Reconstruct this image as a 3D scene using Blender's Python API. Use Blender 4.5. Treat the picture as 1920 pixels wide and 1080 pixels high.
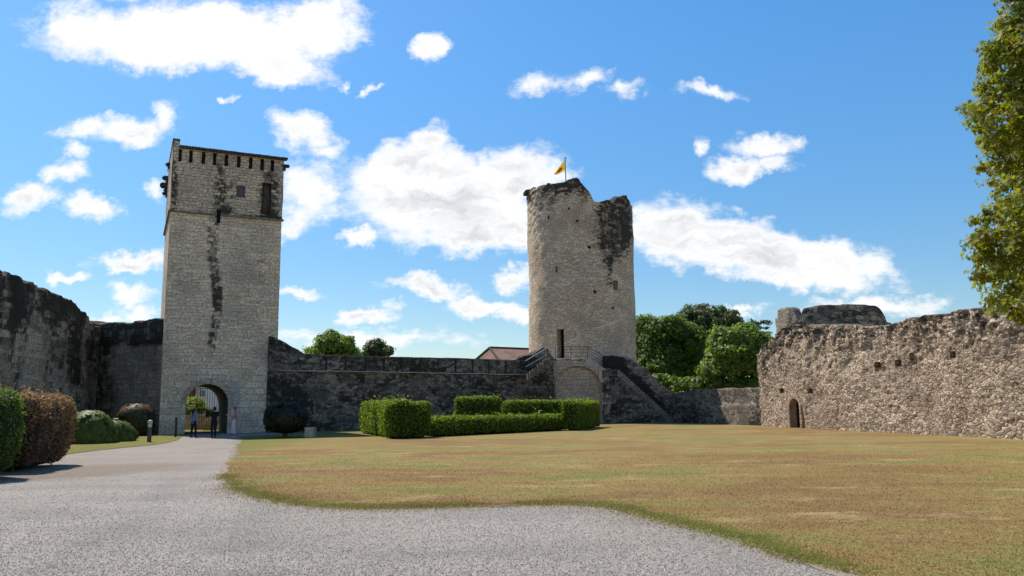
import bpy, bmesh, math, random
import numpy as np
from mathutils import Matrix, Vector
random.seed(7); rng = np.random.default_rng(11)
S = bpy.context.scene; C = S.collection
for o in list(bpy.data.objects): bpy.data.objects.remove(o)
R_ = math.radians
# ------------------------------------------------------------------ camera
F = 1500.0; CAMH = 1.65; PITCH = math.atan(219.5 / F); ROLL = -0.010
cam = bpy.data.cameras.new('camera'); co = bpy.data.objects.new('camera', cam); C.objects.link(co)
RM = Matrix.Rotation(math.pi / 2 + PITCH, 3, 'X') @ Matrix.Rotation(ROLL, 3, 'Z')
co.matrix_world = Matrix.Translation((0, 0, CAMH)) @ RM.to_4x4()
cam.sensor_width = 36; cam.lens = 36 * F / 1920; cam.clip_end = 3000; cam.clip_start = 0.1
S.camera = co
S.render.resolution_x = 1024; S.render.resolution_y = 576

def ray(px, py): return RM @ Vector(((px - 960) / F, (540 - py) / F, -1))
def atY(px, py, Y):
    d = ray(px, py); t = Y / d.y; return Vector((d.x * t, Y, CAMH + d.z * t))
def ground(px, py):
    d = ray(px, py); t = -CAMH / d.z; return Vector((d.x * t, d.y * t, 0))
def onplane(px, py, P, Q):
    """ray hits the vertical plane through 2D points P, Q: distance along P->Q and height"""
    d = ray(px, py); ex = Q[0] - P[0]; ey = Q[1] - P[1]; L = math.hypot(ex, ey); ex /= L; ey /= L
    t = (P[0] * ey - P[1] * ex) / (d.x * ey - d.y * ex)
    return ((d.x * t - P[0]) * ex + (d.y * t - P[1]) * ey, CAMH + d.z * t)
def prof(pts, P, Q):
    a = sorted(onplane(x, y, P, Q) for x, y in pts)
    xs = [p[0] for p in a]; zs = [p[1] for p in a]
    return lambda u: np.interp(u, xs, zs)

# ------------------------------------------------------------------ light
EXPO = 0.82; SUN_EL = R_(57); SH = Vector((-0.68, 0.73)).normalized()
SDIR = Vector((SH.x * math.cos(SUN_EL), SH.y * math.cos(SUN_EL), math.sin(SUN_EL)))
sl = bpy.data.lights.new('sun', 'SUN'); sl.energy = 3.3; sl.angle = R_(0.55); sl.color = (1, 0.95, 0.87)
so = bpy.data.objects.new('sun', sl); C.objects.link(so)
so.rotation_euler = SDIR.to_track_quat('Z', 'Y').to_euler(); so.location = (0, 0, 40)
S.view_settings.view_transform = 'Standard'; S.view_settings.look = 'None'
S.view_settings.exposure = EXPO; S.view_settings.gamma = 1.0

class NT:
    def __init__(s, t): s.t = t
    def n(s, typ, ins=None, **pr):
        nd = s.t.nodes.new(typ)
        for k, v in pr.items(): setattr(nd, k, v)
        for k, v in (ins or {}).items():
            if isinstance(v, bpy.types.NodeSocket): s.t.links.new(v, nd.inputs[k])
            else: nd.inputs[k].default_value = v
        return nd
    def m(s, op, a, b=0.0, c=0.0, clamp=False):
        return s.n('ShaderNodeMath', {0: a, 1: b, 2: c}, operation=op, use_clamp=clamp).outputs[0]
    def sm(s, x, a, b, lo=0.0, hi=1.0):
        return s.n('ShaderNodeMapRange', {0: x, 1: a, 2: b, 3: lo, 4: hi}, interpolation_type='SMOOTHSTEP').outputs[0]
    def mix(s, f, a, b, blend='MIX'):
        nd = s.n('ShaderNodeMix', data_type='RGBA', blend_type=blend)
        for i, v in ((0, f), (6, a), (7, b)):
            if isinstance(v, bpy.types.NodeSocket): s.t.links.new(v, nd.inputs[i])
            else: nd.inputs[i].default_value = v if i == 0 else (*v[:3], 1)
        return nd.outputs[2]
    def noise(s, vec, scale, detail=4, rough=.55, out=0):
        return s.n('ShaderNodeTexNoise', {'Vector': vec, 'Scale': scale, 'Detail': detail, 'Roughness': rough}).outputs[out]
    def map(s, vec, scale=(1, 1, 1), loc=(0, 0, 0)):
        return s.n('ShaderNodeMapping', {0: vec, 1: loc, 3: scale}).outputs[0]
    def vm(s, op, a, b):
        return s.n('ShaderNodeVectorMath', {0: a, 1: b}, operation=op).outputs[0]

# ------------------------------------------------------------------ sky and clouds
W = bpy.data.worlds.new('World'); S.world = W; W.use_nodes = True
W.node_tree.nodes.clear(); g = NT(W.node_tree)
sky = g.n('ShaderNodeTexSky', sky_type='NISHITA', sun_disc=False, sun_elevation=SUN_EL,
          sun_rotation=math.atan2(SH.x, SH.y), altitude=100, air_density=1.0, dust_density=0.35, ozone_density=2.6)
SKYS = 0.105
tc = g.n('ShaderNodeTexCoord').outputs['Generated']
sp = g.n('ShaderNodeSeparateXYZ', {0: tc})
yy = g.m('MAXIMUM', g.m('ABSOLUTE', sp.outputs[1]), 0.06)
u = g.m('DIVIDE', sp.outputs[0], yy); v = g.m('DIVIDE', sp.outputs[2], yy)
uv = g.n('ShaderNodeCombineXYZ', {0: u, 1: v, 2: 0.0}).outputs[0]
w1 = g.noise(uv, 5.0, 3, .5, 1); w2 = g.noise(uv, 22.0, 5, .62, 1)
wv = g.vm('ADD', g.vm('MULTIPLY', g.vm('SUBTRACT', w1, (.5, .5, .5)), (.085, .055, 0)),
          g.vm('MULTIPLY', g.vm('SUBTRACT', w2, (.5, .5, .5)), (.075, .055, 0)))
wuv = g.vm('ADD', uv, wv)
CL = [(350,60,330,80,4,1.3),(490,110,160,52,10,1.2),(130,38,80,40,0,.9),(610,45,115,62,0,1.1),(300,85,170,52,8,1.1),(520,140,90,32,0,1.),
 (802,100,44,38,0,1),(1010,160,80,30,-12,.55),(1100,146,80,26,-18,.6),(1165,165,62,22,-12,.6),(1330,165,80,20,4,.62),(1302,278,26,30,-40,.6),
 (1425,270,98,34,-6,.95),(1385,318,88,34,-6,.95),(1455,300,62,24,-5,.7),(165,242,84,32,0,.8),(270,246,88,36,0,.8),(325,222,36,44,0,.7),
 (150,285,54,32,30,.75),(140,322,48,28,20,.75),(66,368,74,32,-10,.8),(168,392,62,30,6,.8),(560,245,78,46,35,.8),(600,290,56,28,0,.6),
 (565,375,78,74,0,.85),(545,430,48,32,0,.7),(820,372,240,112,8,1.35),(750,312,130,62,-8,1.1),(960,330,120,72,0,1.2),(800,262,54,42,0,.9),
 (700,292,42,22,0,.6),(965,445,110,45,0,1.),(870,448,130,40,0,1.),(1050,325,46,28,0,.6),(665,453,42,20,0,.9),(805,541,92,22,4,.85),
 (900,570,92,24,0,.85),(955,586,66,22,0,.85),(962,525,62,24,4,.85),(695,586,82,19,0,.85),(235,493,92,24,0,.9),(118,512,44,13,0,.8),
 (240,545,66,22,0,.75),(250,577,66,22,0,.75),(190,592,50,15,0,.65),(700,632,250,27,2,.62),(560,542,60,14,0,.6),(1270,440,130,72,18,1.15),
 (1390,470,210,70,8,1.3),(1550,485,170,52,10,1.),(1480,518,190,34,4,1.),(1620,565,190,28,-5,.72),(1395,583,54,14,0,.7),(290,370,30,28,0,.6),
 (690,160,14,18,40,.5),(648,152,14,12,0,.5),(1180,395,80,20,0,.5),(415,185,16,8,0,.4),
 (250,-60,300,60,0,1),(1300,-250,300,110,0,1),(-250,200,240,70,0,1),(-400,480,200,60,0,1),(2250,300,260,70,0,1),(2200,560,260,30,0,.8)]
field = None
for (px, py, rx, ry, an, wt) in CL:
    d0 = ray(px, py); d1 = ray(px + 5, py); d2 = ray(px, py - 5)
    if d0.y < .05: continue
    c0 = (d0.x / d0.y, d0.z / d0.y)
    ru = rx / 5 * abs(d1.x / d1.y - c0[0]); rv = ry / 5 * abs(d2.z / d2.y - c0[1])
    mp = g.n('ShaderNodeMapping', {0: wuv, 1: (c0[0], c0[1], 0), 2: (0, 0, R_(-an)), 3: (ru * 1.05, rv * 1.05, 1)}, vector_type='TEXTURE')
    s_ = g.m('MULTIPLY', g.n('ShaderNodeTexGradient', {0: mp.outputs[0]}, gradient_type='SPHERICAL').outputs[1], wt * 1.32)
    field = s_ if field is None else g.m('MAXIMUM', field, s_)
nz = g.noise(g.map(uv, (1, 1.5, 1)), 11.0, 12, .70)
nz2 = g.noise(g.map(uv, (1, 2.6, 1), (7, 3, 0)), 24.0, 10, .66)
nz = g.n('ShaderNodeMix', {0: g.sm(v, .42, .10, 0, .75), 2: nz, 3: nz2}).outputs[0]
den = g.m('ADD', field, g.m('MULTIPLY', g.m('SUBTRACT', nz, .5), 2.0))
alpha = g.sm(den, .04, .80)
alpha = g.m('MULTIPLY', alpha, g.sm(field, .0, .14))
nb = g.noise(g.map(wuv, (1, 3.2, 1), (3.1, 1.7, 0)), 9.0, 9, .66)
thick = g.m('MULTIPLY', g.sm(den, .45, 1.3), g.sm(nb, .36, .66))
warm = g.mix(g.m('MULTIPLY', thick, g.sm(v, .50, .30, .2, 1.0)), (1.06, 1.06, 1.06), (.70, .725, .77))
k = 1 / SKYS / 2 ** EXPO
cc = g.mix(1.0, warm, (k, k, k), 'MULTIPLY')
hs = g.n('ShaderNodeHueSaturation', {'Hue': .496, 'Saturation': 1.3, 'Value': g.sm(v, -.05, .55, .60, .92), 'Color': sky.outputs[0]}).outputs[0]
skc = g.mix(alpha, hs, cc)
bg = g.n('ShaderNodeBackground', {'Color': skc, 'Strength': SKYS})
g.t.links.new(bg.outputs[0], g.n('ShaderNodeOutputWorld').inputs[0])

# ------------------------------------------------------------------ numpy noise
def _h(ix, iy, iz=0, s=0):
    n = (np.asarray(ix, np.int64) * 374761393 + np.asarray(iy, np.int64) * 668265263 + np.asarray(iz, np.int64) * 2147483647 + s * 974634777) & 0xffffffff
    n = ((n ^ (n >> 13)) * 1274126177) & 0xffffffff
    n = ((n ^ (n >> 16)) * 2246822519) & 0xffffffff
    return ((n ^ (n >> 15)) & 0xffffff) / float(0xffffff)
def vn(x, y, z=0.0, s=0):
    x, y, z = np.broadcast_arrays(np.asarray(x, float), y, z)
    ix, iy, iz = np.floor(x), np.floor(y), np.floor(z)
    fx, fy, fz = x - ix, y - iy, z - iz
    fx = fx * fx * (3 - 2 * fx); fy = fy * fy * (3 - 2 * fy); fz = fz * fz * (3 - 2 * fz)
    r = 0
    for a in (0, 1):
        for b in (0, 1):
            for c in (0, 1):
                r = r + _h(ix + a, iy + b, iz + c, s) * (fx if a else 1 - fx) * (fy if b else 1 - fy) * (fz if c else 1 - fz)
    return r
def fbm(x, y, z=0.0, o=4, s=0):
    r = 0; a = .5; t = 0
    for i in range(o):
        r = r + a * vn(np.asarray(x) * 2**i + i * 7.3, np.asarray(y) * 2**i, np.asarray(z) * 2**i, s + i); t += a; a *= .5
    return r / t
def worley(x, y, s=0):
    ix, iy = np.floor(x), np.floor(y); f1 = np.full(np.shape(x), 9.); f2 = f1.copy(); cid = np.zeros(np.shape(x))
    for a in (-1, 0, 1):
        for b in (-1, 0, 1):
            cx, cy = ix + a, iy + b
            d = np.hypot(cx + .1 + .8 * _h(cx, cy, 1, s) - x, cy + .1 + .8 * _h(cx, cy, 2, s) - y)
            c = _h(cx, cy, 3, s)
            lt = d < f1
            f2 = np.where(lt, f1, np.minimum(f2, d)); cid = np.where(lt, c, cid); f1 = np.where(lt, d, f1)
    return f1, f2, cid
def sst(a, b, x):
    t = np.clip((np.asarray(x, float) - a) / (b - a), 0, 1); return t * t * (3 - 2 * t)

# ------------------------------------------------------------------ object helpers
def tag(o, label=None, cat=None, group=None, kind=None):
    if label: o['label'] = label
    if cat: o['category'] = cat
    if group: o['group'] = group
    if kind: o['kind'] = kind
    return o
def empty(name, loc, label, cat, group=None):
    o = bpy.data.objects.new(name, None); C.objects.link(o); o.location = loc; o.empty_display_size = .3
    return tag(o, label, cat, group)
def mk(name, V, Fs, mats, parent=None, uv=None, attrs=None, smooth=False, mi=None, label=None):
    """V (n,3) world coordinates; Fs list of (m,k) face arrays"""
    V = np.array(V, dtype=float).reshape(-1, 3)
    if parent is not None: V = V - np.array(parent.location)
    me = bpy.data.meshes.new(name)
    if not isinstance(Fs, list): Fs = [Fs]
    Fs = [np.asarray(f, np.int64) for f in Fs if len(f)]
    nl = sum(f.size for f in Fs); nf = sum(len(f) for f in Fs)
    me.vertices.add(len(V)); me.vertices.foreach_set('co', V.astype(np.float32).ravel())
    me.loops.add(nl); me.polygons.add(nf)
    li = np.concatenate([f.ravel() for f in Fs]); me.loops.foreach_set('vertex_index', li.astype(np.int32))
    tot = np.concatenate([np.full(len(f), f.shape[1]) for f in Fs]); st = np.concatenate([[0], np.cumsum(tot)[:-1]])
    me.polygons.foreach_set('loop_start', st.astype(np.int32))
    if smooth: me.polygons.foreach_set('use_smooth', np.ones(nf, bool))
    if not isinstance(mats, (list, tuple)): mats = [mats]
    for m in mats: me.materials.append(m)
    if mi is not None: me.polygons.foreach_set('material_index', np.asarray(mi, np.int32))
    if uv is not None:
        l = me.uv_layers.new(name='UVMap'); l.data.foreach_set('uv', np.asarray(uv, np.float32)[li].ravel())
    for k_, a in (attrs or {}).items():
        at = me.attributes.new(k_, 'FLOAT', 'POINT'); at.data.foreach_set('value', np.broadcast_to(np.asarray(a, np.float32), (len(V),)).copy())
    me.update(calc_edges=True); me.validate()
    o = bpy.data.objects.new(name, me); C.objects.link(o)
    if parent is not None: o.parent = parent
    if label: o['label'] = label
    return o
class MB:
    def __init__(s): s.bm = bmesh.new()
    def box(s, c, size, rz=0, bevel=0, rx=0, ry=0):
        r = bmesh.ops.create_cube(s.bm, size=1)
        M = Matrix.Translation(c) @ Matrix.Rotation(rz, 4, 'Z') @ Matrix.Rotation(ry, 4, 'Y') @ Matrix.Rotation(rx, 4, 'X') @ Matrix.Diagonal((*size, 1))
        bmesh.ops.transform(s.bm, matrix=M, verts=r['verts'])
        if bevel:
            es = list({e for v_ in r['verts'] for e in v_.link_edges})
            bmesh.ops.bevel(s.bm, geom=es, offset=bevel, segments=2, affect='EDGES')
        return s
    def tube(s, p, q, r, r2=None, seg=8):
        p, q = Vector(p), Vector(q); d = q - p
        M = Matrix.Translation((p + q) / 2) @ d.to_track_quat('Z', 'Y').to_matrix().to_4x4()
        bmesh.ops.create_cone(s.bm, cap_ends=True, segments=seg, radius1=r, radius2=r if r2 is None else r2, depth=d.length, matrix=M)
        return s
    def ball(s, c, rad, sc=(1, 1, 1), seg=12, rot=None):
        M = Matrix.Translation(c) @ (rot.to_4x4() if rot else Matrix.Identity(4)) @ Matrix.Diagonal((*sc, 1))
        bmesh.ops.create_uvsphere(s.bm, u_segments=seg, v_segments=max(6, seg * 2 // 3), radius=rad, matrix=M); return s
    def cap(s, p, q, r1, r2):
        s.tube(p, q, r1, r2, 12); s.ball(p, r1); s.ball(q, r2); return s
    def prism(s, pts, ex, depth_vec):
        """polygon of 3D points extruded along depth_vec"""
        a = [s.bm.verts.new(p) for p in pts]; b = [s.bm.verts.new(Vector(p) + Vector(depth_vec)) for p in pts]
        s.bm.faces.new(a); s.bm.faces.new(b[::-1])
        for i in range(len(a)):
            j = (i + 1) % len(a); s.bm.faces.new((a[j], a[i], b[i], b[j]))
        return s
    def out(s, name, mat, parent=None, smooth=False, label=None, uvw=True):
        bm = s.bm; bmesh.ops.recalc_face_normals(bm, faces=bm.faces)
        if uvw:
            L = bm.loops.layers.uv.new('UVMap')
            for f in bm.faces:
                n = f.normal
                for l in f.loops:
                    c = l.vert.co
                    l[L].uv = (c.x, c.y) if abs(n.z) > .7 else ((c.x, c.z) if abs(n.y) > abs(n.x) else (c.y, c.z))
        if smooth:
            for f in bm.faces: f.smooth = True
        if parent is not None: bmesh.ops.translate(bm, vec=-Vector(parent.location), verts=bm.verts)
        me = bpy.data.meshes.new(name); bm.to_mesh(me); bm.free(); me.materials.append(mat)
        o = bpy.data.objects.new(name, me); C.objects.link(o)
        if parent is not None: o.parent = parent
        if label: o['label'] = label
        return o

# ------------------------------------------------------------------ materials
def mat(name):
    m = bpy.data.materials.new(name); m.use_nodes = True; m.node_tree.nodes.clear(); return m, NT(m.node_tree)
def finish(g, col, rough=.85, bump=None, bd=.02, bs=1.0, spec=.25, metal=0, extra=None):
    ins = {'Base Color': col if isinstance(col, bpy.types.NodeSocket) else (*col, 1), 'Roughness': rough, 'Specular IOR Level': spec, 'Metallic': metal}
    if bump is not None: ins['Normal'] = g.n('ShaderNodeBump', {'Height': bump, 'Distance': bd, 'Strength': bs}).outputs[0]
    p = g.n('ShaderNodeBsdfPrincipled', ins); o = g.n('ShaderNodeOutputMaterial')
    g.t.links.new(p.outputs[0] if extra is None else extra(p.outputs[0]), o.inputs[0])
def plain(name, col, rough=.6, metal=0, var=.25, scale=8, spec=.3):
    m, g = mat(name); tc = g.n('ShaderNodeTexCoord').outputs['Object']
    n = g.noise(tc, scale, 5); f = g.sm(n, .25, .75)
    c = g.mix(f, [x * (1 - var) for x in col], [min(1, x * (1 + var)) for x in col])
    finish(g, c, rough, n, .004, .6, spec, metal); return m
def stone(name, c1, c2, c3, kind='ashlar', bw=.5, bh=.25, mortar=(.2, .18, .15), dark=(.03, .028, .025), amt=.5,
          bumpd=.05, blot=.3, palec=(.50, .43, .34), mw=.03, big=None, stretch=.3):
    m, g = mat(name)
    uv = g.n('ShaderNodeUVMap').outputs[0]
    wn = g.noise(uv, 1.3, 3, .6, 1); wf = g.noise(uv, 6, 2, .5, 1)
    vec = g.vm('ADD', uv, g.vm('MULTIPLY', g.vm('SUBTRACT', wn, (.5, .5, .5)), (.28, .13, 0)))
    vec = g.vm('ADD', vec, g.vm('MULTIPLY', g.vm('SUBTRACT', wf, (.5, .5, .5)), (.07, .05, 0)))
    def pat(bw, bh):
        if kind == 'ashlar':
            b = g.n('ShaderNodeTexBrick', {'Vector': vec, 'Color1': (0, 0, 0, 1), 'Color2': (1, 1, 1, 1), 'Mortar': (.5, .5, .5, 1), 'Scale': 1.0,
                    'Mortar Size': mw * .5, 'Mortar Smooth': .6, 'Brick Width': bw, 'Row Height': bh}, offset=.5, squash=.8, squash_frequency=3)
            return b.outputs[0], b.outputs[1]
        sv = g.map(vec, (1 / bw, 1 / bh, 1))
        a = g.n('ShaderNodeTexVoronoi', {'Vector': sv, 'Scale': 1.0}, voronoi_dimensions='2D')
        e = g.n('ShaderNodeTexVoronoi', {'Vector': sv, 'Scale': 1.0}, voronoi_dimensions='2D', feature='DISTANCE_TO_EDGE')
        return g.n('ShaderNodeSeparateColor', {0: a.outputs['Color']}).outputs[0], g.sm(e.outputs['Distance'], .02, .02 + mw * 3, 1, 0)
    rnd, mo = pat(bw, bh)
    ra, ma = pat(bw * 1.45, bh * 1.37); fz = g.sm(g.noise(uv, .8, 4, .6), .47, .53)
    rnd = g.n('ShaderNodeMix', {0: fz, 2: rnd, 3: ra}).outputs[0]; mo = g.n('ShaderNodeMix', {0: fz, 2: mo, 3: ma}).outputs[0]
    if big:   # larger blocks at the foot of the wall
        r2, m2 = pat(*big[:2]); zz = g.n('ShaderNodeSeparateXYZ', {0: uv}).outputs[1]
        f = g.sm(g.m('ADD', zz, g.m('MULTIPLY', g.noise(uv, .5, 2), 3)), big[2] + 1.2, big[2] + 1.8, 1, 0)
        rnd = g.m('ADD', g.m('MULTIPLY', rnd, g.m('SUBTRACT', 1, f)), g.m('MULTIPLY', r2, f))
        mo = g.m('ADD', g.m('MULTIPLY', mo, g.m('SUBTRACT', 1, f)), g.m('MULTIPLY', m2, f))
    grain = g.noise(uv, 7, 9, .74); blo = g.noise(uv, blot, 5, .6)
    sb = g.mix(g.sm(g.m('ADD', g.m('MULTIPLY', rnd, .6), g.m('MULTIPLY', grain, .6)), .3, .95), c1, c2)
    sb = g.mix(g.sm(blo, .42, .68), sb, c3)
    sb = g.mix(g.m('MULTIPLY', mo, g.sm(g.noise(uv, 1.5, 5, .7), .42, .62, .08, .9)), sb, mortar)
    pa = g.n('ShaderNodeAttribute', attribute_name='pale').outputs['Fac']
    da = g.n('ShaderNodeAttribute', attribute_name='dark').outputs['Fac']
    sb = g.mix(g.sm(g.m('ADD', pa, g.m('MULTIPLY', grain, .5)), .62, .8), sb, palec)
    gr = g.sm(grain, .28, .72, .5, 1.5)
    sb = g.mix(1.0, sb, g.n('ShaderNodeCombineColor', {0: gr, 1: gr, 2: gr}).outputs[0], 'MULTIPLY')
    st = g.noise(g.map(uv, (1, stretch, 1)), 1.6, 8, .68); s2 = g.noise(uv, 5.5, 6, .7)
    x = g.m('ADD', g.m('ADD', g.m('MULTIPLY', st, .7), g.m('MULTIPLY', s2, .8)), g.m('ADD', g.m('MULTIPLY', g.m('SUBTRACT', rnd, .5), -.34), -.175))
    x = g.m('ADD', x, g.m('MULTIPLY', g.m('SUBTRACT', da, .5), 1.0))
    x = g.m('ADD', x, amt - .5)
    dm = g.sm(x, .46, .90)
    dc = g.mix(g.sm(g.noise(uv, 1.1, 4), .55, .7), dark, (dark[0] * 1.1 + .01, dark[1] * 1.5 + .014, dark[2] * .9))
    col = g.mix(g.m('MULTIPLY', dm, .95), sb, dc)
    h = g.m('ADD', g.m('MULTIPLY', mo, -.7), g.m('ADD', g.m('MULTIPLY', grain, 1.0), g.m('MULTIPLY', rnd, .35)))
    finish(g, col, .92, h, bumpd, 1.0, .15)
    return m
M = {}
M['gate'] = stone('gate_tower_stone', (.65, .475, .32), (.84, .64, .46), (.50, .385, .29), bw=.42, bh=.2, big=(.85, .42, 4.2), amt=.30, bumpd=.03, mortar=(.38, .285, .19), mw=.03)
M['gatetop'] = stone('gate_tower_upper_stone', (.57, .415, .285), (.78, .59, .43), (.46, .345, .25), bw=.38, bh=.19, amt=.40, bumpd=.05, mortar=(.09, .08, .065), mw=.045)
M['round'] = stone('round_tower_stone', (.55, .40, .27), (.78, .595, .425), (.49, .355, .245), 'rubble', bw=.42, bh=.19, amt=.33, bumpd=.045, mortar=(.44, .34, .245), mw=.04, dark=(.035, .03, .026))
M['curtain'] = stone('curtain_wall_stone', (.17, .135, .10), (.36, .295, .225), (.13, .105, .08), 'rubble', bw=.34, bh=.17, amt=.52, bumpd=.05, mortar=(.12, .095, .07), dark=(.034, .029, .023))
M['render'] = stone('parapet_render', (.19, .16, .135), (.30, .26, .22), (.13, .11, .09), bw=3, bh=2, amt=.45, bumpd=.02, dark=(.03, .028, .025))
M['leftw'] = stone('left_wall_stone', (.32, .25, .18), (.47, .38, .28), (.24, .19, .14), bw=.6, bh=.3, amt=.44, bumpd=.05, mortar=(.13, .105, .075), dark=(.032, .027, .021), stretch=.16)
M['pale'] = stone('pale_stone', (.46, .345, .25), (.63, .49, .37), (.41, .31, .225), bw=.55, bh=.27, amt=.24, bumpd=.04, mortar=(.20, .175, .14))
M['rubble'] = stone('right_wall_rubble', (.30, .215, .145), (.68, .52, .365), (.33, .24, .165), 'rubble', bw=.21, bh=.125, amt=.33, bumpd=.038, mortar=(.15, .11, .078), dark=(.045, .036, .03), blot=.2, mw=.06)
M['turret'] = stone('turret_stone', (.22, .175, .13), (.42, .34, .255), (.18, .145, .11), 'rubble', bw=.4, bh=.2, amt=.45, bumpd=.05, mortar=(.12, .095, .07), dark=(.034, .029, .023))
M['black'] = plain('dark_opening', (.006, .006, .006), .95)
M['iron'] = plain('dark_iron', (.025, .024, .024), .55, .6)

# ------------------------------------------------------------------ wall sheets
def sheet(name, P, Q, top, mats, cell=.12, thick=1.0, z0=-.3, disp=None, openings=(), dark=None, pale=None, parent=None, jag=.12, seed=0, caps=True, label=None, back=True):
    """solid wall from 2D point P to Q; the face to the right of P->Q is the front"""
    P = np.array(P, float)[:2]; Q = np.array(Q, float)[:2]; L = np.hypot(*(Q - P)); e = (Q - P) / L; nrm = np.array([e[1], -e[0]])
    nu = max(2, int(L / cell)) + 1; us = np.linspace(0, L, nu)
    tz = top(us) if callable(top) else np.full(nu, float(top))
    tz = tz + (fbm(us * 1.3, 3.3, seed, 3, seed) - .5) * jag * 2.4 + (np.round(vn(us * 2.7, 1.1, 0, seed + 5) * 3) / 3 - .5) * jag
    nv = max(3, int((tz.max() - z0) / cell)) + 1; nt = max(2, int(thick / (cell * 2)))
    fr = np.linspace(0, 1, nv)
    U = np.repeat(us[None, :], nv, 0); Z = z0 + (tz[None, :] - z0) * fr[:, None]
    dsp = disp(U, Z) if disp else (fbm(U * 1.1, Z * 1.1, seed, 4, seed) - .5) * .12
    ins_all = []
    for op in openings:
        u0, u1, za, zb = op['u0'], op['u1'], op['z0'], op['z1']; mid = (u0 + u1) / 2; r = (u1 - u0) / 2; s = cell * .62
        zs = zb - op.get('rise', 0)
        inx = (U > u0 - 2 * s) & (U < u1 + 2 * s) & (Z > za - 2 * s) & (Z < zb + 2 * s)
        dsp = dsp * np.where(inx, .15, 1)
        vz = (Z > za - s) & (Z < zs + s)
        U = np.where(vz & (abs(U - u0) < s), u0, U); U = np.where(vz & (abs(U - u1) < s), u1, U)
        hx = (U > u0 - s) & (U < u1 + s)
        if za > z0 + .2: Z = np.where(hx & (abs(Z - za) < s), za, Z)
        if op.get('rise', 0):
            b = op['rise']; du = (U - mid) / r; dz = (Z - zs) / b; rr = np.hypot(du, dz)
            on = (Z > zs) & (abs(rr - 1) * min(r, b) < s) & (rr > 0)
            U = np.where(on, mid + du / np.maximum(rr, .01) * r, U); Z = np.where(on, zs + dz / np.maximum(rr, .01) * b, Z)
        else: Z = np.where(hx & (abs(Z - zb) < s), zb, Z)
    def inside(u, z):
        k = np.zeros(np.shape(u), bool)
        for op in openings:
            u0, u1, za, zb = op['u0'], op['u1'], op['z0'], op['z1']; b = op.get('rise', 0); zs = zb - b
            a = (u > u0) & (u < u1) & (z > za) & (z < zs if b else z < zb)
            if b: a |= (z >= zs) & (np.hypot((u - (u0 + u1) / 2) / ((u1 - u0) / 2), (z - zs) / b) < 1)
            k |= a
        return k
    X = P[0] + e[0] * U + nrm[0] * dsp; Y = P[1] + e[1] * U + nrm[1] * dsp
    rows = [np.stack([X, Y, Z], -1)]; uvs = [np.stack([U, Z], -1)]
    if back:
        for j in range(1, nt + 1):
            t = j / nt; zz = Z[-1] + (fbm(us * 2, t * 3 * thick, 5, 3, seed) - .5) * jag * 2 * math.sin(math.pi * t) + .05 * math.sin(math.pi * t)
            rows.append(np.stack([P[0] + e[0] * us - nrm[0] * thick * t, P[1] + e[1] * us - nrm[1] * thick * t, zz], -1)[None])
            uvs.append(np.stack([us, zz + thick * t], -1)[None])
        lastz = rows[-1][0, :, 2]
        for j in range(1, nv):
            zz = z0 + (lastz - z0) * (1 - j / (nv - 1))
            rows.append(np.stack([P[0] + e[0] * us - nrm[0] * thick, P[1] + e[1] * us - nrm[1] * thick, zz], -1)[None])
            uvs.append(np.stack([us + 31, zz], -1)[None])
    A = np.concatenate(rows, 0); B = np.concatenate(uvs, 0); nr = A.shape[0]
    idx = np.arange(nr * nu).reshape(nr, nu)
    Fq = np.stack([idx[:-1, :-1], idx[:-1, 1:], idx[1:, 1:], idx[1:, :-1]], -1).reshape(-1, 4)
    if openings:
        cu = B.reshape(-1, 2)[Fq].mean(1); isf = (Fq.max(1) < nv * nu)
        Fq = Fq[~(isf & inside(cu[:, 0], cu[:, 1]))]
    fs = [Fq]
    Vv = A.reshape(-1, 3); UV = B.reshape(-1, 2)
    if caps and back:
        for col in (0, nu - 1):
            f_ = idx[:nv, col]; b_ = idx[nv - 1 + nt:, col][::-1]; base = len(Vv)
            Vf, Vb = Vv[f_], Vv[b_]; cv = np.concatenate([Vf, Vb]); cu = np.concatenate([np.stack([np.zeros(nv) + (17 if col else -17), Vf[:, 2]], -1), np.stack([np.zeros(nv) + (17 if col else -17) + thick, Vb[:, 2]], -1)])
            a = base + np.arange(nv); b = base + nv + np.arange(nv)
            q = np.stack([a[:-1], a[1:], b[1:], b[:-1]], -1)
            if col: q = q[:, ::-1]
            fs.append(q); Vv = np.concatenate([Vv, cv]); UV = np.concatenate([UV, cu])
            # top closing strip
            tidx = idx[nv - 1:nv - 1 + nt + 1, col]
            tri = np.stack([np.full(nt, base + nv - 1), tidx[:-1], tidx[1:]], -1); fs.append(tri)
    dk = dark(UV[:, 0], UV[:, 1]) if dark else np.full(len(Vv), .5)
    pl = pale(UV[:, 0], UV[:, 1]) if pale else np.zeros(len(Vv))
    o = mk(name, Vv, fs, mats, parent, UV, {'dark': dk, 'pale': pl}, label=label)
    return o, (P, e, nrm)
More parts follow.
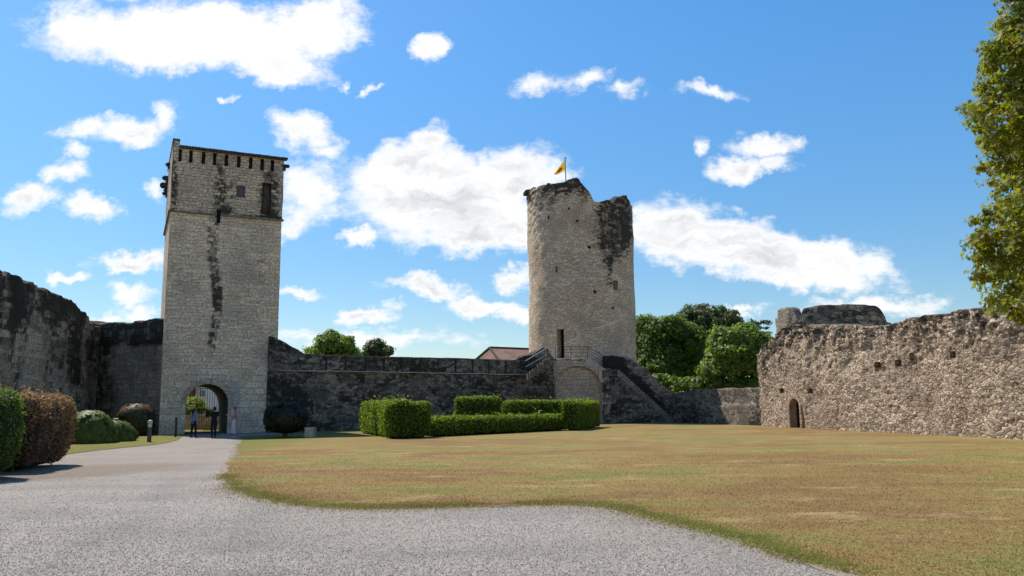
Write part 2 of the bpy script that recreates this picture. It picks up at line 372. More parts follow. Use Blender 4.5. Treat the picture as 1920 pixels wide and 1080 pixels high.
def reveal(name, fr, op, depth, mt, parent, back=None, skew=0, shrink=0, out=.02):
    """the inner faces of an opening cut in a sheet"""
    P, e, n = fr; u0, u1, za, zb = op['u0'], op['u1'], op['z0'], op['z1']; b = op.get('rise', 0)
    pts = [(u0, za)]
    if b:
        for k_ in range(25):
            a = math.pi - math.pi * k_ / 24; pts.append(((u0 + u1) / 2 + math.cos(a) * (u1 - u0) / 2, zb - b + math.sin(a) * b))
    else: pts += [(u0, zb), (u1, zb)]
    pts.append((u1, za)); n_ = len(pts); m = 9
    V = []; UV = []
    for j in range(m):
        t = j / (m - 1)
        acc = 0
        for i, (pu, pz) in enumerate(pts):
            uu = (u0 + u1) / 2 + (pu - (u0 + u1) / 2) * (1 - shrink * t) + skew * t; zz = za + (pz - za) * (1 - shrink * t)
            d = out - (depth + out) * t
            V.append((P[0] + e[0] * uu + n[0] * d, P[1] + e[1] * uu + n[1] * d, zz)); UV.append((depth * t, i * .33 + pz * .3))
    idx = np.arange(m * n_).reshape(m, n_)
    Fq = np.stack([idx[:-1, :-1], idx[1:, :-1], idx[1:, 1:], idx[:-1, 1:]], -1).reshape(-1, 4)
    if not b or za > .2: Fq = np.concatenate([Fq, np.stack([idx[:-1, -1], idx[1:, -1], idx[1:, 0], idx[:-1, 0]], -1)])
    fs = [Fq]; mi = [0] * len(Fq); ms = [mt]
    if back is not None: fs.append(idx[-1][None, :]); mi.append(1); ms.append(back)
    return mk(name, V, fs, ms, parent, UV, {'dark': .5, 'pale': 0.}, mi=mi)

# ==================================================================== GROUND
def patch(name, pts, z, mt, jit=.05, step=.25, kind='structure', label=None):
    """flat polygon with a slightly ragged edge"""
    out = []
    for i in range(len(pts)):
        a = Vector(pts[i][:2]); b = Vector(pts[(i + 1) % len(pts)][:2]); k_ = max(1, int((b - a).length / step)); k_ = min(k_, 120)
        for j in range(k_):
            p = a.lerp(b, j / k_); q = (fbm(p.x * 2.2, p.y * 2.2, 0, 4, 3) - .5) * jit * 4
            q2 = (fbm(p.x * 2.2, p.y * 2.2, 9, 4, 4) - .5) * jit * 4
            out.append((p.x + q, p.y + q2, z))
    bm = bmesh.new(); vs = [bm.verts.new(p) for p in out]; f = bm.faces.new(vs); bm.normal_update()
    if f.normal.z < 0: f.normal_flip()
    bmesh.ops.triangulate(bm, faces=bm.faces, ngon_method='EAR_CLIP')
    me = bpy.data.meshes.new(name); bm.to_mesh(me); bm.free(); me.materials.append(mt)
    o = bpy.data.objects.new(name, me); C.objects.link(o); tag(o, label, None, None, kind); return o
def smoothline(pts, n=6):
    P = [Vector(p[:2]) for p in pts]; out = []
    for i in range(len(P) - 1):
        p0 = P[max(i - 1, 0)]; p1 = P[i]; p2 = P[i + 1]; p3 = P[min(i + 2, len(P) - 1)]
        for j in range(n):
            t = j / n; out.append(.5 * ((2 * p1) + (-p0 + p2) * t + (2 * p0 - 5 * p1 + 4 * p2 - p3) * t * t + (-p0 + 3 * p1 - 3 * p2 + p3) * t**3))
    out.append(P[-1]); return out

def grass_nodes(g, tc):
    a = g.noise(g.map(tc, (.09, .15, 1)), 1.0, 6, .6); b = g.noise(g.map(tc, (.28, .42, 1)), 1.0, 8, .68); c = g.noise(tc, 14, 8, .8); d = g.noise(g.map(tc, (.35, .8, 1), (4, 9, 0)), 1.0, 10, .74)
    x = g.m('ADD', g.m('MULTIPLY', a, .6), g.m('MULTIPLY', b, .4))
    col = g.mix(g.sm(x, .44, .54), (.205, .127, .050), (.265, .185, .068))
    col = g.mix(g.sm(g.m('ADD', g.m('MULTIPLY', b, .5), g.m('MULTIPLY', a, .5)), .485, .575), col, (.175, .162, .046))
    col = g.mix(g.sm(d, .53, .68, 0, .75), col, (.40, .30, .15))
    gr = g.sm(c, .25, .75, .72, 1.28)
    xx = g.n('ShaderNodeSeparateXYZ', {0: tc}).outputs[0]
    col = g.mix(g.m('MULTIPLY', g.sm(g.m('ADD', xx, g.m('MULTIPLY', b, 3)), -7.5, -10), .65), col, (.13, .145, .032))
    return g.mix(1.0, col, g.n('ShaderNodeCombineColor', {0: gr, 1: gr, 2: gr}).outputs[0], 'MULTIPLY'), c
m_, g = mat('dry_lawn'); tcg = g.n('ShaderNodeTexCoord').outputs['Object']; col, c = grass_nodes(g, tcg)
finish(g, col, .95, c, .03, .8, .1); M['lawn'] = m_
m_, g = mat('gravel'); tcg = g.n('ShaderNodeTexCoord').outputs['Object']
vo = g.n('ShaderNodeTexVoronoi', {'Vector': tcg, 'Scale': 60.0}); v2 = g.n('ShaderNodeTexVoronoi', {'Vector': tcg, 'Scale': 15.0})
r1 = g.n('ShaderNodeSeparateColor', {0: vo.outputs['Color']}).outputs[0]; r2 = g.n('ShaderNodeSeparateColor', {0: v2.outputs['Color']}).outputs[1]
bl = g.noise(g.map(tcg, (.25, .5, 1)), 1.0, 6, .6); fn = g.noise(tcg, 9, 6, .75)
col = g.mix(g.sm(g.m('ADD', g.m('MULTIPLY', r1, .6), g.m('MULTIPLY', fn, .7)), .25, 1.0), (.23, .199, .166), (.475, .417, .354))
col = g.mix(g.sm(r2, .7, 1.0, 0, .3), col, (.20, .185, .17))
col = g.mix(g.sm(bl, .40, .62, 0, .7), col, (.27, .237, .20))
# brown soil spreading from under the left hedges
ge = ground(120, 888); em = g.n('ShaderNodeMapping', {0: g.vm('ADD', tcg, g.vm('MULTIPLY', g.vm('SUBTRACT', g.noise(tcg, .9, 7, .65, 1), (.5, .5, .5)), (2.4, 2.4, 0))), 1: (ge.x - .8, ge.y, 0), 2: (0, 0, .9), 3: (6.0, 3.0, 1e3)}, vector_type='TEXTURE').outputs[0]
col = g.mix(g.sm(g.n('ShaderNodeTexGradient', {0: em}, gradient_type='SPHERICAL').outputs[1], .02, .45, 0, .9), col, g.mix(fn, (.13, .095, .06), (.26, .20, .135)))
# worn wheel lanes bending towards the gate
sx_ = g.n('ShaderNodeSeparateXYZ', {0: tcg})
lane = g.m('ADD', sx_.outputs[0], g.m('MULTIPLY', sx_.outputs[1], .30)); wob = g.m('MULTIPLY', g.noise(g.map(tcg, (.12, .12, 1)), 1.0, 2), 3.0); lane = g.m('ADD', lane, wob)
ln = g.m('ADD', g.sm(g.m('ABSOLUTE', g.m('ADD', lane, -1.2)), .55, .1), g.sm(g.m('ABSOLUTE', g.m('ADD', lane, .6)), .5, .1))
col = g.mix(g.m('MULTIPLY', g.m('MULTIPLY', ln, g.sm(bl, .3, .6)), .45), col, (.225, .20, .172))
# trodden, browner earth towards the gate
sy = g.n('ShaderNodeSeparateXYZ', {0: tcg}).outputs[1]
col = g.mix(g.m('MULTIPLY', g.sm(g.m('ADD', sy, g.m('MULTIPLY', bl, 8)), 20, 27), .5), col, (.30, .25, .205))
finish(g, col, .9, g.m('ADD', vo.outputs['Distance'], g.m('MULTIPLY', fn, .8)), .02, .9, .2); M['gravel'] = m_
m_, g = mat('outer_ground'); tcg = g.n('ShaderNodeTexCoord').outputs['Object']; n1 = g.noise(tcg, .15, 6)
finish(g, g.mix(g.sm(n1, .4, .6), (.10, .11, .04), (.2, .17, .08)), .95, n1, .05); M['outer'] = m_
# outer ground sheet reaching the horizon
gv = [(-1500, -300, -.03), (1500, -300, -.03), (1500, 2400, -.03), (-1500, 2400, -.03)]
tag(mk('ground', gv, [np.array([[0, 1, 2, 3]])], M['outer']), None, None, None, 'structure')
gp = [ground(452, 820), ground(449, 835), ground(441, 858), ground(426, 884), ground(436, 905), ground(470, 923), ground(530, 938), ground(610, 948), ground(690, 952),
      ground(800, 950), ground(900, 947), ground(1000, 944), ground(1090, 945), ground(1160, 951), ground(1230, 968), ground(1300, 985), ground(1400, 1011), ground(1480, 1038), ground(1560, 1062), ground(1680, 1105)]
edge = smoothline(gp)
lawn_pts = edge + [Vector((9, 2)), Vector((9, -6)), Vector((60, -6)), Vector((60, 90)), Vector((-14.5, 90)), Vector((-14.5, 50)), Vector(ground(454, 819)[:2])]
patch('gravel_path', [(-60, -12), (60, -12), (60, 60), (-60, 60)], 0.0, M['gravel'], 0, 5)
m_, g = mat('bare_earth'); tcg = g.n('ShaderNodeTexCoord').outputs['Object']; n1 = g.noise(tcg, 6, 7, .7)
finish(g, g.mix(g.sm(n1, .35, .65), (.18, .145, .10), (.29, .24, .185)), .95, n1, .02); M['earth'] = m_
ein = [Vector((p.x, p.y)) for p in edge]; off = []
for i, p in enumerate(ein):
    t = (ein[min(i + 1, len(ein) - 1)] - ein[max(i - 1, 0)]).normalized(); off.append(p - Vector((t.y * -1, t.x)) * (-.22 - .25 * float(vn(p.x * .5, p.y * .5))))
off2 = [p + (p - q) * .6 for p, q in zip(ein, off)]
patch('edge_earth', off + off2[::-1], .008, M['earth'], .06, .08)
patch('lawn', lawn_pts, .015, M['lawn'], .17, .12)
edge2 = smoothline([ground(342, 816), ground(333, 825), ground(300, 833), ground(250, 838), ground(190, 844), ground(135, 851), ground(100, 856), ground(40, 856), Vector((-24, 26, 0))])
patch('grass_verge', edge2 + [Vector((-40, 26)), Vector((-40, 62)), Vector((-21, 62))], .015, M['lawn'], .06, .3)

# ------------------------------------------------------------------ foliage helpers
def leafmat(name, a, b, trans=.35, rough=.55, autumn=None):
    m, g = mat(name)
    r = g.n('ShaderNodeAttribute', attribute_name='rnd').outputs['Fac']
    tc = g.n('ShaderNodeTexCoord').outputs['Object']; n = g.noise(tc, .9, 3)
    col = g.mix(g.m('ADD', g.m('MULTIPLY', r, .75), g.m('MULTIPLY', n, .25)), a, b)
    if autumn:
        h = g.n('ShaderNodeAttribute', attribute_name='tint').outputs['Fac']
        col = g.mix(h, col, autumn)
    def ex(s):
        t = g.n('ShaderNodeBsdfTranslucent', {'Color': g.mix(1.0, col, (1.6, 1.7, .8), 'MULTIPLY')})
        return g.n('ShaderNodeMixShader', {0: trans, 1: s, 2: t.outputs[0]}).outputs[0]
    finish(g, col, rough, spec=.35, extra=ex); return m
QUAD = np.array([(-.5, 0), (0, -.32), (.5, 0), (0, .32)])
MAPLE = np.array([(-.5, .0), (-.25, -.12), (-.3, -.42), (.0, -.22), (.25, -.5), (.22, -.15), (.55, 0), (.22, .15), (.25, .5), (0, .22), (-.3, .42), (-.25, .12)])
def leaves(pts, size, nrm=None, spread=1.0, shape=QUAD, sv=.35, seed=1):
    r = np.random.default_rng(seed); n = len(pts); k = len(shape)
    d = r.normal(size=(n, 3)); 
    if nrm is not None: d = nrm + d * spread * .6
    d /= np.linalg.norm(d, axis=1)[:, None] + 1e-9
    t = np.cross(d, r.normal(size=(n, 3))); t /= np.linalg.norm(t, axis=1)[:, None] + 1e-9; b = np.cross(d, t)
    s = size * (1 + sv * r.normal(size=n)).clip(.45, 1.8)
    cup = (np.abs(shape[:, 0]) * .35)
    V = pts[:, None, :] + s[:, None, None] * (t[:, None] * shape[None, :, 0, None] + b[:, None] * shape[None, :, 1, None] + d[:, None] * cup[None, :, None])
    Fq = np.arange(n * k).reshape(n, k); return V.reshape(-1, 3), Fq, np.repeat(r.random(n), k)
def sph(n, r):
    d = r.normal(size=(n, 3)); return d / np.linalg.norm(d, axis=1)[:, None]
def blobcore(c, rad, seed=0, seg=22, nz=.25):
    th = np.linspace(0, 2 * np.pi, seg, endpoint=False); ph = np.linspace(.02, np.pi - .02, seg // 2)
    T, Pp = np.meshgrid(th, ph); d = np.stack([np.sin(Pp) * np.cos(T), np.sin(Pp) * np.sin(T), np.cos(Pp)], -1)
    s = 1 + (fbm(d[..., 0] * 2 + 5, d[..., 1] * 2, d[..., 2] * 2, 3, seed) - .5) * 2 * nz
    V = np.array(c) + d * s[..., None] * np.array(rad); idx = np.arange(V[..., 0].size).reshape(T.shape)
    nx = np.roll(idx, -1, 1)
    return V.reshape(-1, 3), np.stack([idx[:-1], idx[1:], nx[1:], nx[:-1]], -1).reshape(-1, 4)
M['bark'] = plain('bark', (.11, .085, .06), .9, 0, .4, 6)
def trunkmesh(base, h, r, parent, limbs, seed=0):
    rr = random.Random(seed); mb = MB(); p = Vector(base); prev = p; n = 5
    for i in range(1, n + 1):
        q = Vector(base) + Vector((rr.uniform(-.1, .1) * i * .3, rr.uniform(-.1, .1) * i * .3, h * i / n))
        mb.tube(prev, q, r * (1 - .5 * (i - 1) / n), r * (1 - .5 * i / n), 10); prev = q
    for c in limbs:
        st = Vector(base) + Vector((0, 0, h * rr.uniform(.55, 1))); c = Vector(c); mid = st.lerp(c, .5) + Vector((0, 0, .3))
        mb.tube(st, mid, r * .4, r * .25, 7); mb.tube(mid, c, r * .25, r * .06, 7)
    return mb.out('trunk', M['bark'], parent, True)
def tree(name, base, blobs, mt, label, cat='tree', trunk_h=3, trunk_r=.3, clumps=260, per=70, leaf=.3, cr=.55, shape=QUAD, seed=1, squash=.7, core=True, tintf=None, group=None, sel=None):
    r = np.random.default_rng(seed); root = empty(name, base, label, cat, group)
    P = []; NR = []; tot = sum(b[3] * b[4] for b in blobs)
    for (x, y, z, rx, rz) in blobs:
        n = int(clumps * rx * rz / tot); d = sph(n, r); d[:, 2] = np.where(d[:, 2] < -.55, -d[:, 2], d[:, 2])
        s = (1 + (fbm(d[:, 0] * 2.2 + x, d[:, 1] * 2.2 + y, d[:, 2] * 2.2, 3, seed) - .5) * .75) * r.uniform(.62, 1.04, n)
        P.append(np.array([x, y, z]) + d * s[:, None] * np.array([rx, rx, rz])); NR.append(d)
    P = np.concatenate(P); NR = np.concatenate(NR)
    if sel is not None: k_ = sel(P); P = P[k_]; NR = NR[k_]
    cs = cr * r.uniform(.6, 1.35, len(P))
    q = sph(len(P) * per, r) * (r.random(len(P) * per) ** .4)[:, None] * np.repeat(cs, per)[:, None] * np.array([1, 1, squash])
    LP = np.repeat(P, per, 0) + q
    nn = q / (np.linalg.norm(q, axis=1)[:, None] + 1e-6) + np.array([0, 0, .5]) + .5 * np.repeat(NR, per, 0)
    V, Fq, rnd = leaves(LP, leaf, nn, 1.0, shape, seed=seed)
    k = len(shape); tint = np.repeat((r.random(len(LP)) < .05) * r.random(len(LP)), k) if tintf is None else np.repeat(tintf(LP, r), k)
    mk('crown', V, [Fq], mt, root, None, {'rnd': rnd * .6 + .4 * np.repeat(np.repeat(r.random(len(P)), per), k), 'tint': tint})
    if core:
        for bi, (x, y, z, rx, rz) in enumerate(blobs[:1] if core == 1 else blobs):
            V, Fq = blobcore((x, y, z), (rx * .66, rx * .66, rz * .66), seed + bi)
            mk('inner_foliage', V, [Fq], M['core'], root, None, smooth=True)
    trunkmesh(base, trunk_h, trunk_r, root, [(b[0], b[1], b[2]) for b in blobs], seed)
    return root
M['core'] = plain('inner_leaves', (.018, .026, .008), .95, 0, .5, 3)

# ==================================================================== stain and painted shade helpers
RMi = np.array(RM.transposed())
def proj(V):
    d = (np.asarray(V) - np.array([0, 0, CAMH])) @ RMi.T
    w = np.where(np.abs(d[:, 2]) < 1e-3, -1e-3, -d[:, 2]); return 960 + F * d[:, 0] / w, 540 - F * d[:, 1] / w
def E(x, y, cx, cy, rx, ry, k=.5): return sst(1 + k, 1 - k, np.hypot((x - cx) / rx, (y - cy) / ry))
def Bx(x, y, x0, x1, y0, y1, s=6):
    return sst(x0 - s, x0 + s, x) * sst(x1 + s, x1 - s, x) * sst(y0 - s, y0 + s, y) * sst(y1 + s, y1 - s, y)
def stains_and_shade(o, fn):
    me = o.data; n = len(me.vertices); V = np.empty(n * 3, np.float32); me.vertices.foreach_get('co', V); V = V.reshape(-1, 3).astype(float)
    if o.parent: V = V + np.array(o.parent.location)
    x, y = proj(V); d, p = fn(x, y, V)
    for k, a in (('dark', d), ('pale', p)):
        me.attributes[k].data.foreach_set('value', np.broadcast_to(np.asarray(a, np.float32), (n,)).copy())
def bend(o, cx, cy, R, L, parent):
    me = o.data; n = len(me.vertices); V = np.empty(n * 3, np.float32); me.vertices.foreach_get('co', V); V = V.reshape(-1, 3).astype(float)
    a = (V[:, 0] - L / 2) / R; r = R - V[:, 1]
    W_ = np.stack([cx + r * np.sin(a), cy - r * np.cos(a), V[:, 2]], -1) - np.array(parent.location)
    me.vertices.foreach_set('co', W_.astype(np.float32).ravel()); me.update(); o.parent = parent
def rel(o, parent): o.parent = parent

# ==================================================================== GATE TOWER
TH = R_(25.6); ex = np.array([math.cos(TH), math.sin(TH)]); nr = np.array([math.sin(TH), -math.cos(TH)])
A = np.array(ground(297, 816))[:2]; B = A + ex * 8
wid = onplane(515, 813, A, B)[0]; B = A + ex * wid; DEP = 7.8
Ab = A - nr * DEP; Bb = B - nr * DEP
zs = (onplane(313, 396, A, B)[1] + onplane(528, 412, A, B)[1]) / 2
ze = (onplane(334, 279, A, B)[1] + onplane(532, 297, A, B)[1]) / 2
print('tower', wid, zs, ze, onplane(313, 396, A, B), onplane(528, 412, A, B), onplane(334, 279, A, B), onplane(532, 297, A, B))
ctr = (A + B + Ab + Bb) / 4
gt = empty('gate_tower', (ctr[0], ctr[1], 0), 'tall square pale stone tower with an arched gateway at its foot', 'tower')
def up(px, py, P=A, Q=B): return onplane(px, py, P, Q)
g0, g1 = up(346, 815)[0], up(425, 815)[0]; gtop = up(386, 720)[1]
arch = dict(u0=g0, u1=g1, z0=-.4, z1=gtop, rise=(g1 - g0) / 2)
o, frA = sheet('lower_wall', A, B, zs, M['gate'], .11, 1.0, -.3, parent=gt, jag=0, openings=[arch], seed=3, back=False,
               disp=lambda u, z: (fbm(u * .8, z * .8, 0, 4, 2) - .5) * .1)
def st_gate(x, y, V):
    n = fbm(V[:, 0] * 1.5, V[:, 2] * 1.0, 0, 3, 8)
    cx = 400 + 8 * np.sin(y / 40.0) + (405 - 398) * sst(560, 400, y)
    col = sst(15, 6, np.abs(x - cx)) * sst(395, 410, y) * sst(715, 640, y) * (.60 + .35 * sst(480, 560, y) * sst(690, 600, y))
    d = .42 + col * .62 + .16 * E(x, y, 440, 690, 60, 20) + .10 * sst(560, 480, y) * E(x, y, 470, 540, 50, 60)
    d = d + .12 * sst(425, 400, y) + .16 * E(x, y, 320, 520, 26, 70, .6) + .1 * E(x, y, 480, 560, 40, 90, .7) - .12 * Bx(x, y, 310, 520, 580, 700, 15)
    p = .62 * Bx(x, y, 425, 450, 715, 760, 6) * (x + y < 1205) + .6 * E(x, y, 436, 745, 15, 26) + .5 * Bx(x, y, 426, 432, 740, 800, 3) + .45 * E(x, y, 333, 780, 10, 22) + .38 * E(x, y, 350, 735, 12, 14)
    return d - p * .4, p
stains_and_shade(o, st_gate)
ZU = ze + .02
# upper storey with slots, a shuttered window and an old blocked doorway
slots = []
for i, px in enumerate([338, 358.5, 382, 403, 425, 448, 470.5, 492, 511]):
    t = (px - 338) / 173.0; ya = 281 + 17 * t; yb = 303 + 18 * t
    s0 = up(px - 3.2, ya)[0]; s1 = up(px + 3.2, ya)[0]; zb_ = up(px, yb)[1]
    slots.append(dict(u0=s0, u1=s1, z0=zb_, z1=ze - .12))
win = dict(u0=up(443, 360)[0], u1=up(459.5, 360)[0], z0=up(450, 370)[1], z1=up(450, 348)[1])
blk = dict(u0=up(491, 370)[0], u1=up(508, 370)[0], z0=up(500, 402)[1], z1=up(500, 343)[1])
slit = dict(u0=up(406.5, 400)[0], u1=up(413.5, 400)[0], z0=zs + .02, z1=up(410, 393)[1])
A2 = A + nr * .03; B2 = B + nr * .03
o, frU = sheet('upper_wall', A2, B2, ZU, M['gatetop'], .085, 1.0, zs, parent=gt, jag=0, openings=slots + [win, blk], seed=4, back=False,
               disp=lambda u, z: (fbm(u * .9, z * .9, 0, 4, 6) - .5) * .09)
def st_up(x, y, V):
    d = .43 + .34 * Bx(x, y, 314, 335, 300, 400, 6) + .33 * E(x, y, 408, 350, 12, 75, .7) + .4 * E(x, y, 505, 365, 20, 60, .6) + .12 * sst(380, 398, y)
    d = d + .28 * E(x, y, 428, 370, 12, 40) + .3 * sst(400, 410, y) - .22 * Bx(x, y, 338, 397, 305, 390, 8) - .05
    return d, 0 * x
stains_and_shade(o, st_up)
M['moss'] = plain('dark_damp_stone', (.055, .048, .038), .95, 0, .5, 3)
M['infillstone'] = stone('slot_infill_stone', (.14, .105, .08), (.22, .17, .13), (.12, .09, .07), bw=.3, bh=.15, amt=.5, bumpd=.03)  # dark stone lining and filling the upper-storey openings
for s_ in slots: reveal('slot', frU, s_, .42, M['infillstone'], gt, M['infillstone'])
w_ = reveal('window', frU, win, .22, M['gatetop'], gt, M['infillstone'])
M['shut'] = plain('grey_shutter', (.085, .09, .095), .5, 0, .2, 6)
mb = MB(); P2 = A2 + ex * (win['u0'] + win['u1']) / 2 - nr * .14; ww = win['u1'] - win['u0']; wh = win['z1'] - win['z0']
mb.box((P2[0], P2[1], (win['z0'] + win['z1']) / 2), (ww, .05, wh), TH); mb.box((P2[0] + nr[0] * .03, P2[1] + nr[1] * .03, (win['z0'] + win['z1']) / 2), (.05, .03, wh), TH)
sh = mb.out('shutter', M['shut'], gt)
reveal('blocked_doorway', frU, blk, .3, M['infillstone'], gt, M['infillstone'])
# side and rear walls
def side(name, P, Q, z0, z1, mt, cell=.16, **k): return sheet(name, P, Q, z1, mt, cell, .9, z0, parent=gt, jag=0, back=False, disp=lambda u, z: (fbm(u, z, 0, 3, 9) - .5) * .06, **k)
PAR = onplane(322, 262, A, B)[1]
o, _ = side('side_wall', Ab, A, -.3, zs, M['gate']); stains_and_shade(o, lambda x, y, V: (.3 + 0 * x, 0 * x))
Abu = Ab - ex * .03; Au = A - ex * .03
o, _ = side('upper_side_wall', Abu, Au, zs, PAR, M['gatetop']); stains_and_shade(o, lambda x, y, V: (.32 + .35 * sst(300, 275, y), 0 * x))
side('side_wall', B, Bb, -.3, zs, M['gate'], .3); side('upper_side_wall', B + ex * .03, Bb + ex * .03, zs, ZU, M['gatetop'], .3)
hb0, hb1, hbz = onplane(337, 800, Ab, Bb)[0], onplane(407.5, 800, Ab, Bb)[0], onplane(376, 725.5, Ab, Bb)[1]
bw_ = np.hypot(*(Bb - Ab))
archb = dict(u0=bw_ - hb1, u1=bw_ - hb0, z0=-.4, z1=hbz, rise=(hb1 - hb0) / 2)
o, frB = sheet('rear_wall', Bb, Ab, ZU, M['gate'], .25, .9, -.3, parent=gt, jag=0, back=False, openings=[archb])
# parapet on the left wall, string course, eave with tiles, roof
mb = MB()
def bx2(mb, s0, s1, d0, d1, z0, z1, org=A, bevel=0):
    c = org + ex * (s0 + s1) / 2 - nr * (d0 + d1) / 2; mb.box((c[0], c[1], (z0 + z1) / 2), (abs(s1 - s0), abs(d1 - d0), z1 - z0), TH, bevel)
bx2(mb, 0.0, .33, .0, DEP, zs + .5, PAR - .01); mb.out('parapet', M['gatetop'], gt)
mb = MB(); bx2(mb, -.08, .38, -.1, DEP + .1, PAR - .005, PAR + .10, bevel=.02); mb.out('coping', M['curtain'], gt)
M['string'] = plain('string_course_stone', (.20, .17, .125), .9, 0, .45, 4)
mb = MB()
k = 0; s = -.12
while s < wid + .1:
    s1 = min(wid + .14, s + random.uniform(.5, .8))
    if not (s < (slit['u0'] + slit['u1']) / 2 < s1): bx2(mb, s, s1 - .008, -.12 - random.uniform(0, .03), .05, zs - .07, zs + .06 + random.uniform(0, .02), bevel=.02)
    elif k == 0: mb.out('string_course', M['string'], gt); mb = MB(); k = 1; s1 = slit['u1'] + .01
    s = s1
mb.out('string_course', M['string'], gt); mb = MB()
s = -.05
while s < DEP:
    bx2(mb, -.13, 0.02, s, s + .62, zs - .08, zs + .07, bevel=.02); s += .63
mb.out('string_course', M['string'], gt)
mb = MB(); bx2(mb, slit['u0'], slit['u1'], -.045, -.04 + .02, zs - .55, slit['z1']); mb.out('slit_window', M['black'], gt)
M['tile'] = plain('old_roof_tiles', (.085, .06, .045), .9, 0, .5, 5)
mb = MB(); s = .34
while s < wid + .12:
    bx2(mb, s, s + .17, -.30, .35, ze + .03 + random.uniform(-.015, .015), ze + .09 + random.uniform(0, .02)); s += .185
bx2(mb, .34, wid + .1, -.2, .1, ze - .06, ze + .02)
mb.out('eave', M['tile'], gt)
a_, b_, c_, d_ = [tuple(x) for x in (A + ex * .45, B + ex * .1, Bb + ex * .1, Ab + ex * .45)]
mid1 = (A + B) / 2 - nr * 3.9
mk('roof', [(a_[0], a_[1], ze + .08), (b_[0], b_[1], ze + .08), (c_[0], c_[1], ze + .08), (d_[0], d_[1], ze + .08), (mid1[0], mid1[1], ze + 1.3)], [np.array([[0, 1, 4], [1, 2, 4], [2, 3, 4], [3, 0, 4]])], M['tile'], gt)
# corbels of the lost side gallery, and the spout on the right corner
M['dkstone'] = plain('weathered_dark_stone', (.05, .043, .036), .95, 0, .6, 5)
zc1 = atY(300, 350, Ab[1] - .8).z; zc2 = atY(303, 312, Ab[1] - 2.5).z
for (d0, zz, ln, h) in ((5.9, zc1 + .25, .45, .3), (6.9, zc1 - .1, .55, .4), (6.9, zc1 - .62, .38, .25), (6.5, zc1 + .42, .4, .26), (4.9, zc2, .32, .24), (3.6, zc2 - .35, .28, .24)):
    mb = MB(); bx2(mb, -ln, .05, d0, d0 + .4, zz, zz + h, bevel=.08); bx2(mb, -ln * .55, .05, d0 + .03, d0 + .36, zz - h * .7, zz - .01, bevel=.08); mb.out('corbel', M['dkstone'], gt)
mb = MB(); zc = onplane(538, 314, A, B)[1]; bx2(mb, wid - .1, wid + .42, -.1, .2, zc, zc + .2, bevel=.04); bx2(mb, wid - .1, wid + .18, -.06, .16, zc - .25, zc - .01, bevel=.04); mb.out('water_spout', M['dkstone'], gt)
# vaulted passage through the tower
def archpts(op, n=24):
    r = (op['u1'] - op['u0']) / 2; pts = [(op['u0'], op['z0'])]
    for k_ in range(n + 1):
        a = math.pi - math.pi * k_ / n; pts.append(((op['u0'] + op['u1']) / 2 + math.cos(a) * r, op['z1'] - op['rise'] + math.sin(a) * op['rise']))
    return pts + [(op['u1'], op['z0'])]
bop = dict(u0=hb0, u1=hb1, z0=-.4, z1=hbz, rise=archb['rise'])
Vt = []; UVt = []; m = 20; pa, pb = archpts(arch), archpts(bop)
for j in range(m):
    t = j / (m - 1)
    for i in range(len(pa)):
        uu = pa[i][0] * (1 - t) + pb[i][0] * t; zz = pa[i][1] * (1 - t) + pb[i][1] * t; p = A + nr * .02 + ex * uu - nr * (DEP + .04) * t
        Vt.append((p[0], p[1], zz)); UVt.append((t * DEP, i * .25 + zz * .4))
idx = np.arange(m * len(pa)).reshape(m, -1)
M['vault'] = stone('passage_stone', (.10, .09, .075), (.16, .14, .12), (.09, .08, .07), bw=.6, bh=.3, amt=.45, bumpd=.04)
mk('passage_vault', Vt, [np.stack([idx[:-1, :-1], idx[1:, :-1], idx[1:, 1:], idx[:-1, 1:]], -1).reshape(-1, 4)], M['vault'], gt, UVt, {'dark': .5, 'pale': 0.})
# arch ring of voussoirs, slightly proud
mb = MB(); n_ = 13; r_ = arch['rise']; mc = (g0 + g1) / 2; zc = gtop - r_
for i in range(n_):
    a0 = math.pi * i / n_ + .012; a1 = math.pi * (i + 1) / n_ - .012; rr = r_ + random.uniform(.30, .42)
    pts = [];
    for (a, q) in ((a0, r_ + .005), (a1, r_ + .005), (a1, rr), (a0, rr)):
        p = A + ex * (mc + math.cos(a) * q) + nr * .045; pts.append((p[0], p[1], zc + math.sin(a) * q))
    mb.prism(pts, None, (-nr[0] * .2, -nr[1] * .2, 0))
mb.out('arch_ring', M['pale'], gt)

# -------------------------------------------------------------------- beyond the gate
M['white'] = plain('white_plaster', (.66, .67, .70), .8, 0, .06, 2)
M['redbr'] = plain('red_brown_boards', (.16, .05, .035), .8, 0, .3, 2)
M['glass'] = plain('dark_glass', (.03, .05, .05), .15, 0, .1, 2, .6)
hp = atY(376, 740, 74); hs_ = empty('house', (hp.x, 76, 0), 'white plastered house with a small dark window seen through the gateway', 'house')
mb = MB(); x0 = atY(360, 740, 74).x; x1 = atY(430, 740, 74).x; mb.box(((x0 + x1) / 2, 77, 2.6), (x1 - x0, 6, 5.2)); mb.out('wall', M['white'], hs_)
wz0, wz1 = atY(379, 742, 74).z, atY(379, 733, 74).z; wx0, wx1 = atY(375.5, 738, 74).x, atY(383.5, 738, 74).x
mb = MB(); mb.box(((wx0 + wx1) / 2, 73.97, (wz0 + wz1) / 2), (wx1 - wx0, .08, wz1 - wz0)); w_ = mb.out('window', M['glass'], hs_)
mb = MB(); mb.box(((wx0 + wx1) / 2, 73.91, (wz0 + wz1) / 2), (.04, .04, wz1 - wz0)); mb.box(((wx0 + wx1) / 2, 73.90, (wz0 + wz1) / 2), (wx1 - wx0, .04, .04))
fo = mb.out('frame', M['white'], None); fo.parent = w_; fo.location = -Vector(hs_.location)  + Vector(hs_.location)*0 if False else (0, 0, 0); fo.matrix_parent_inverse = Matrix.Translation(-Vector(hs_.location))
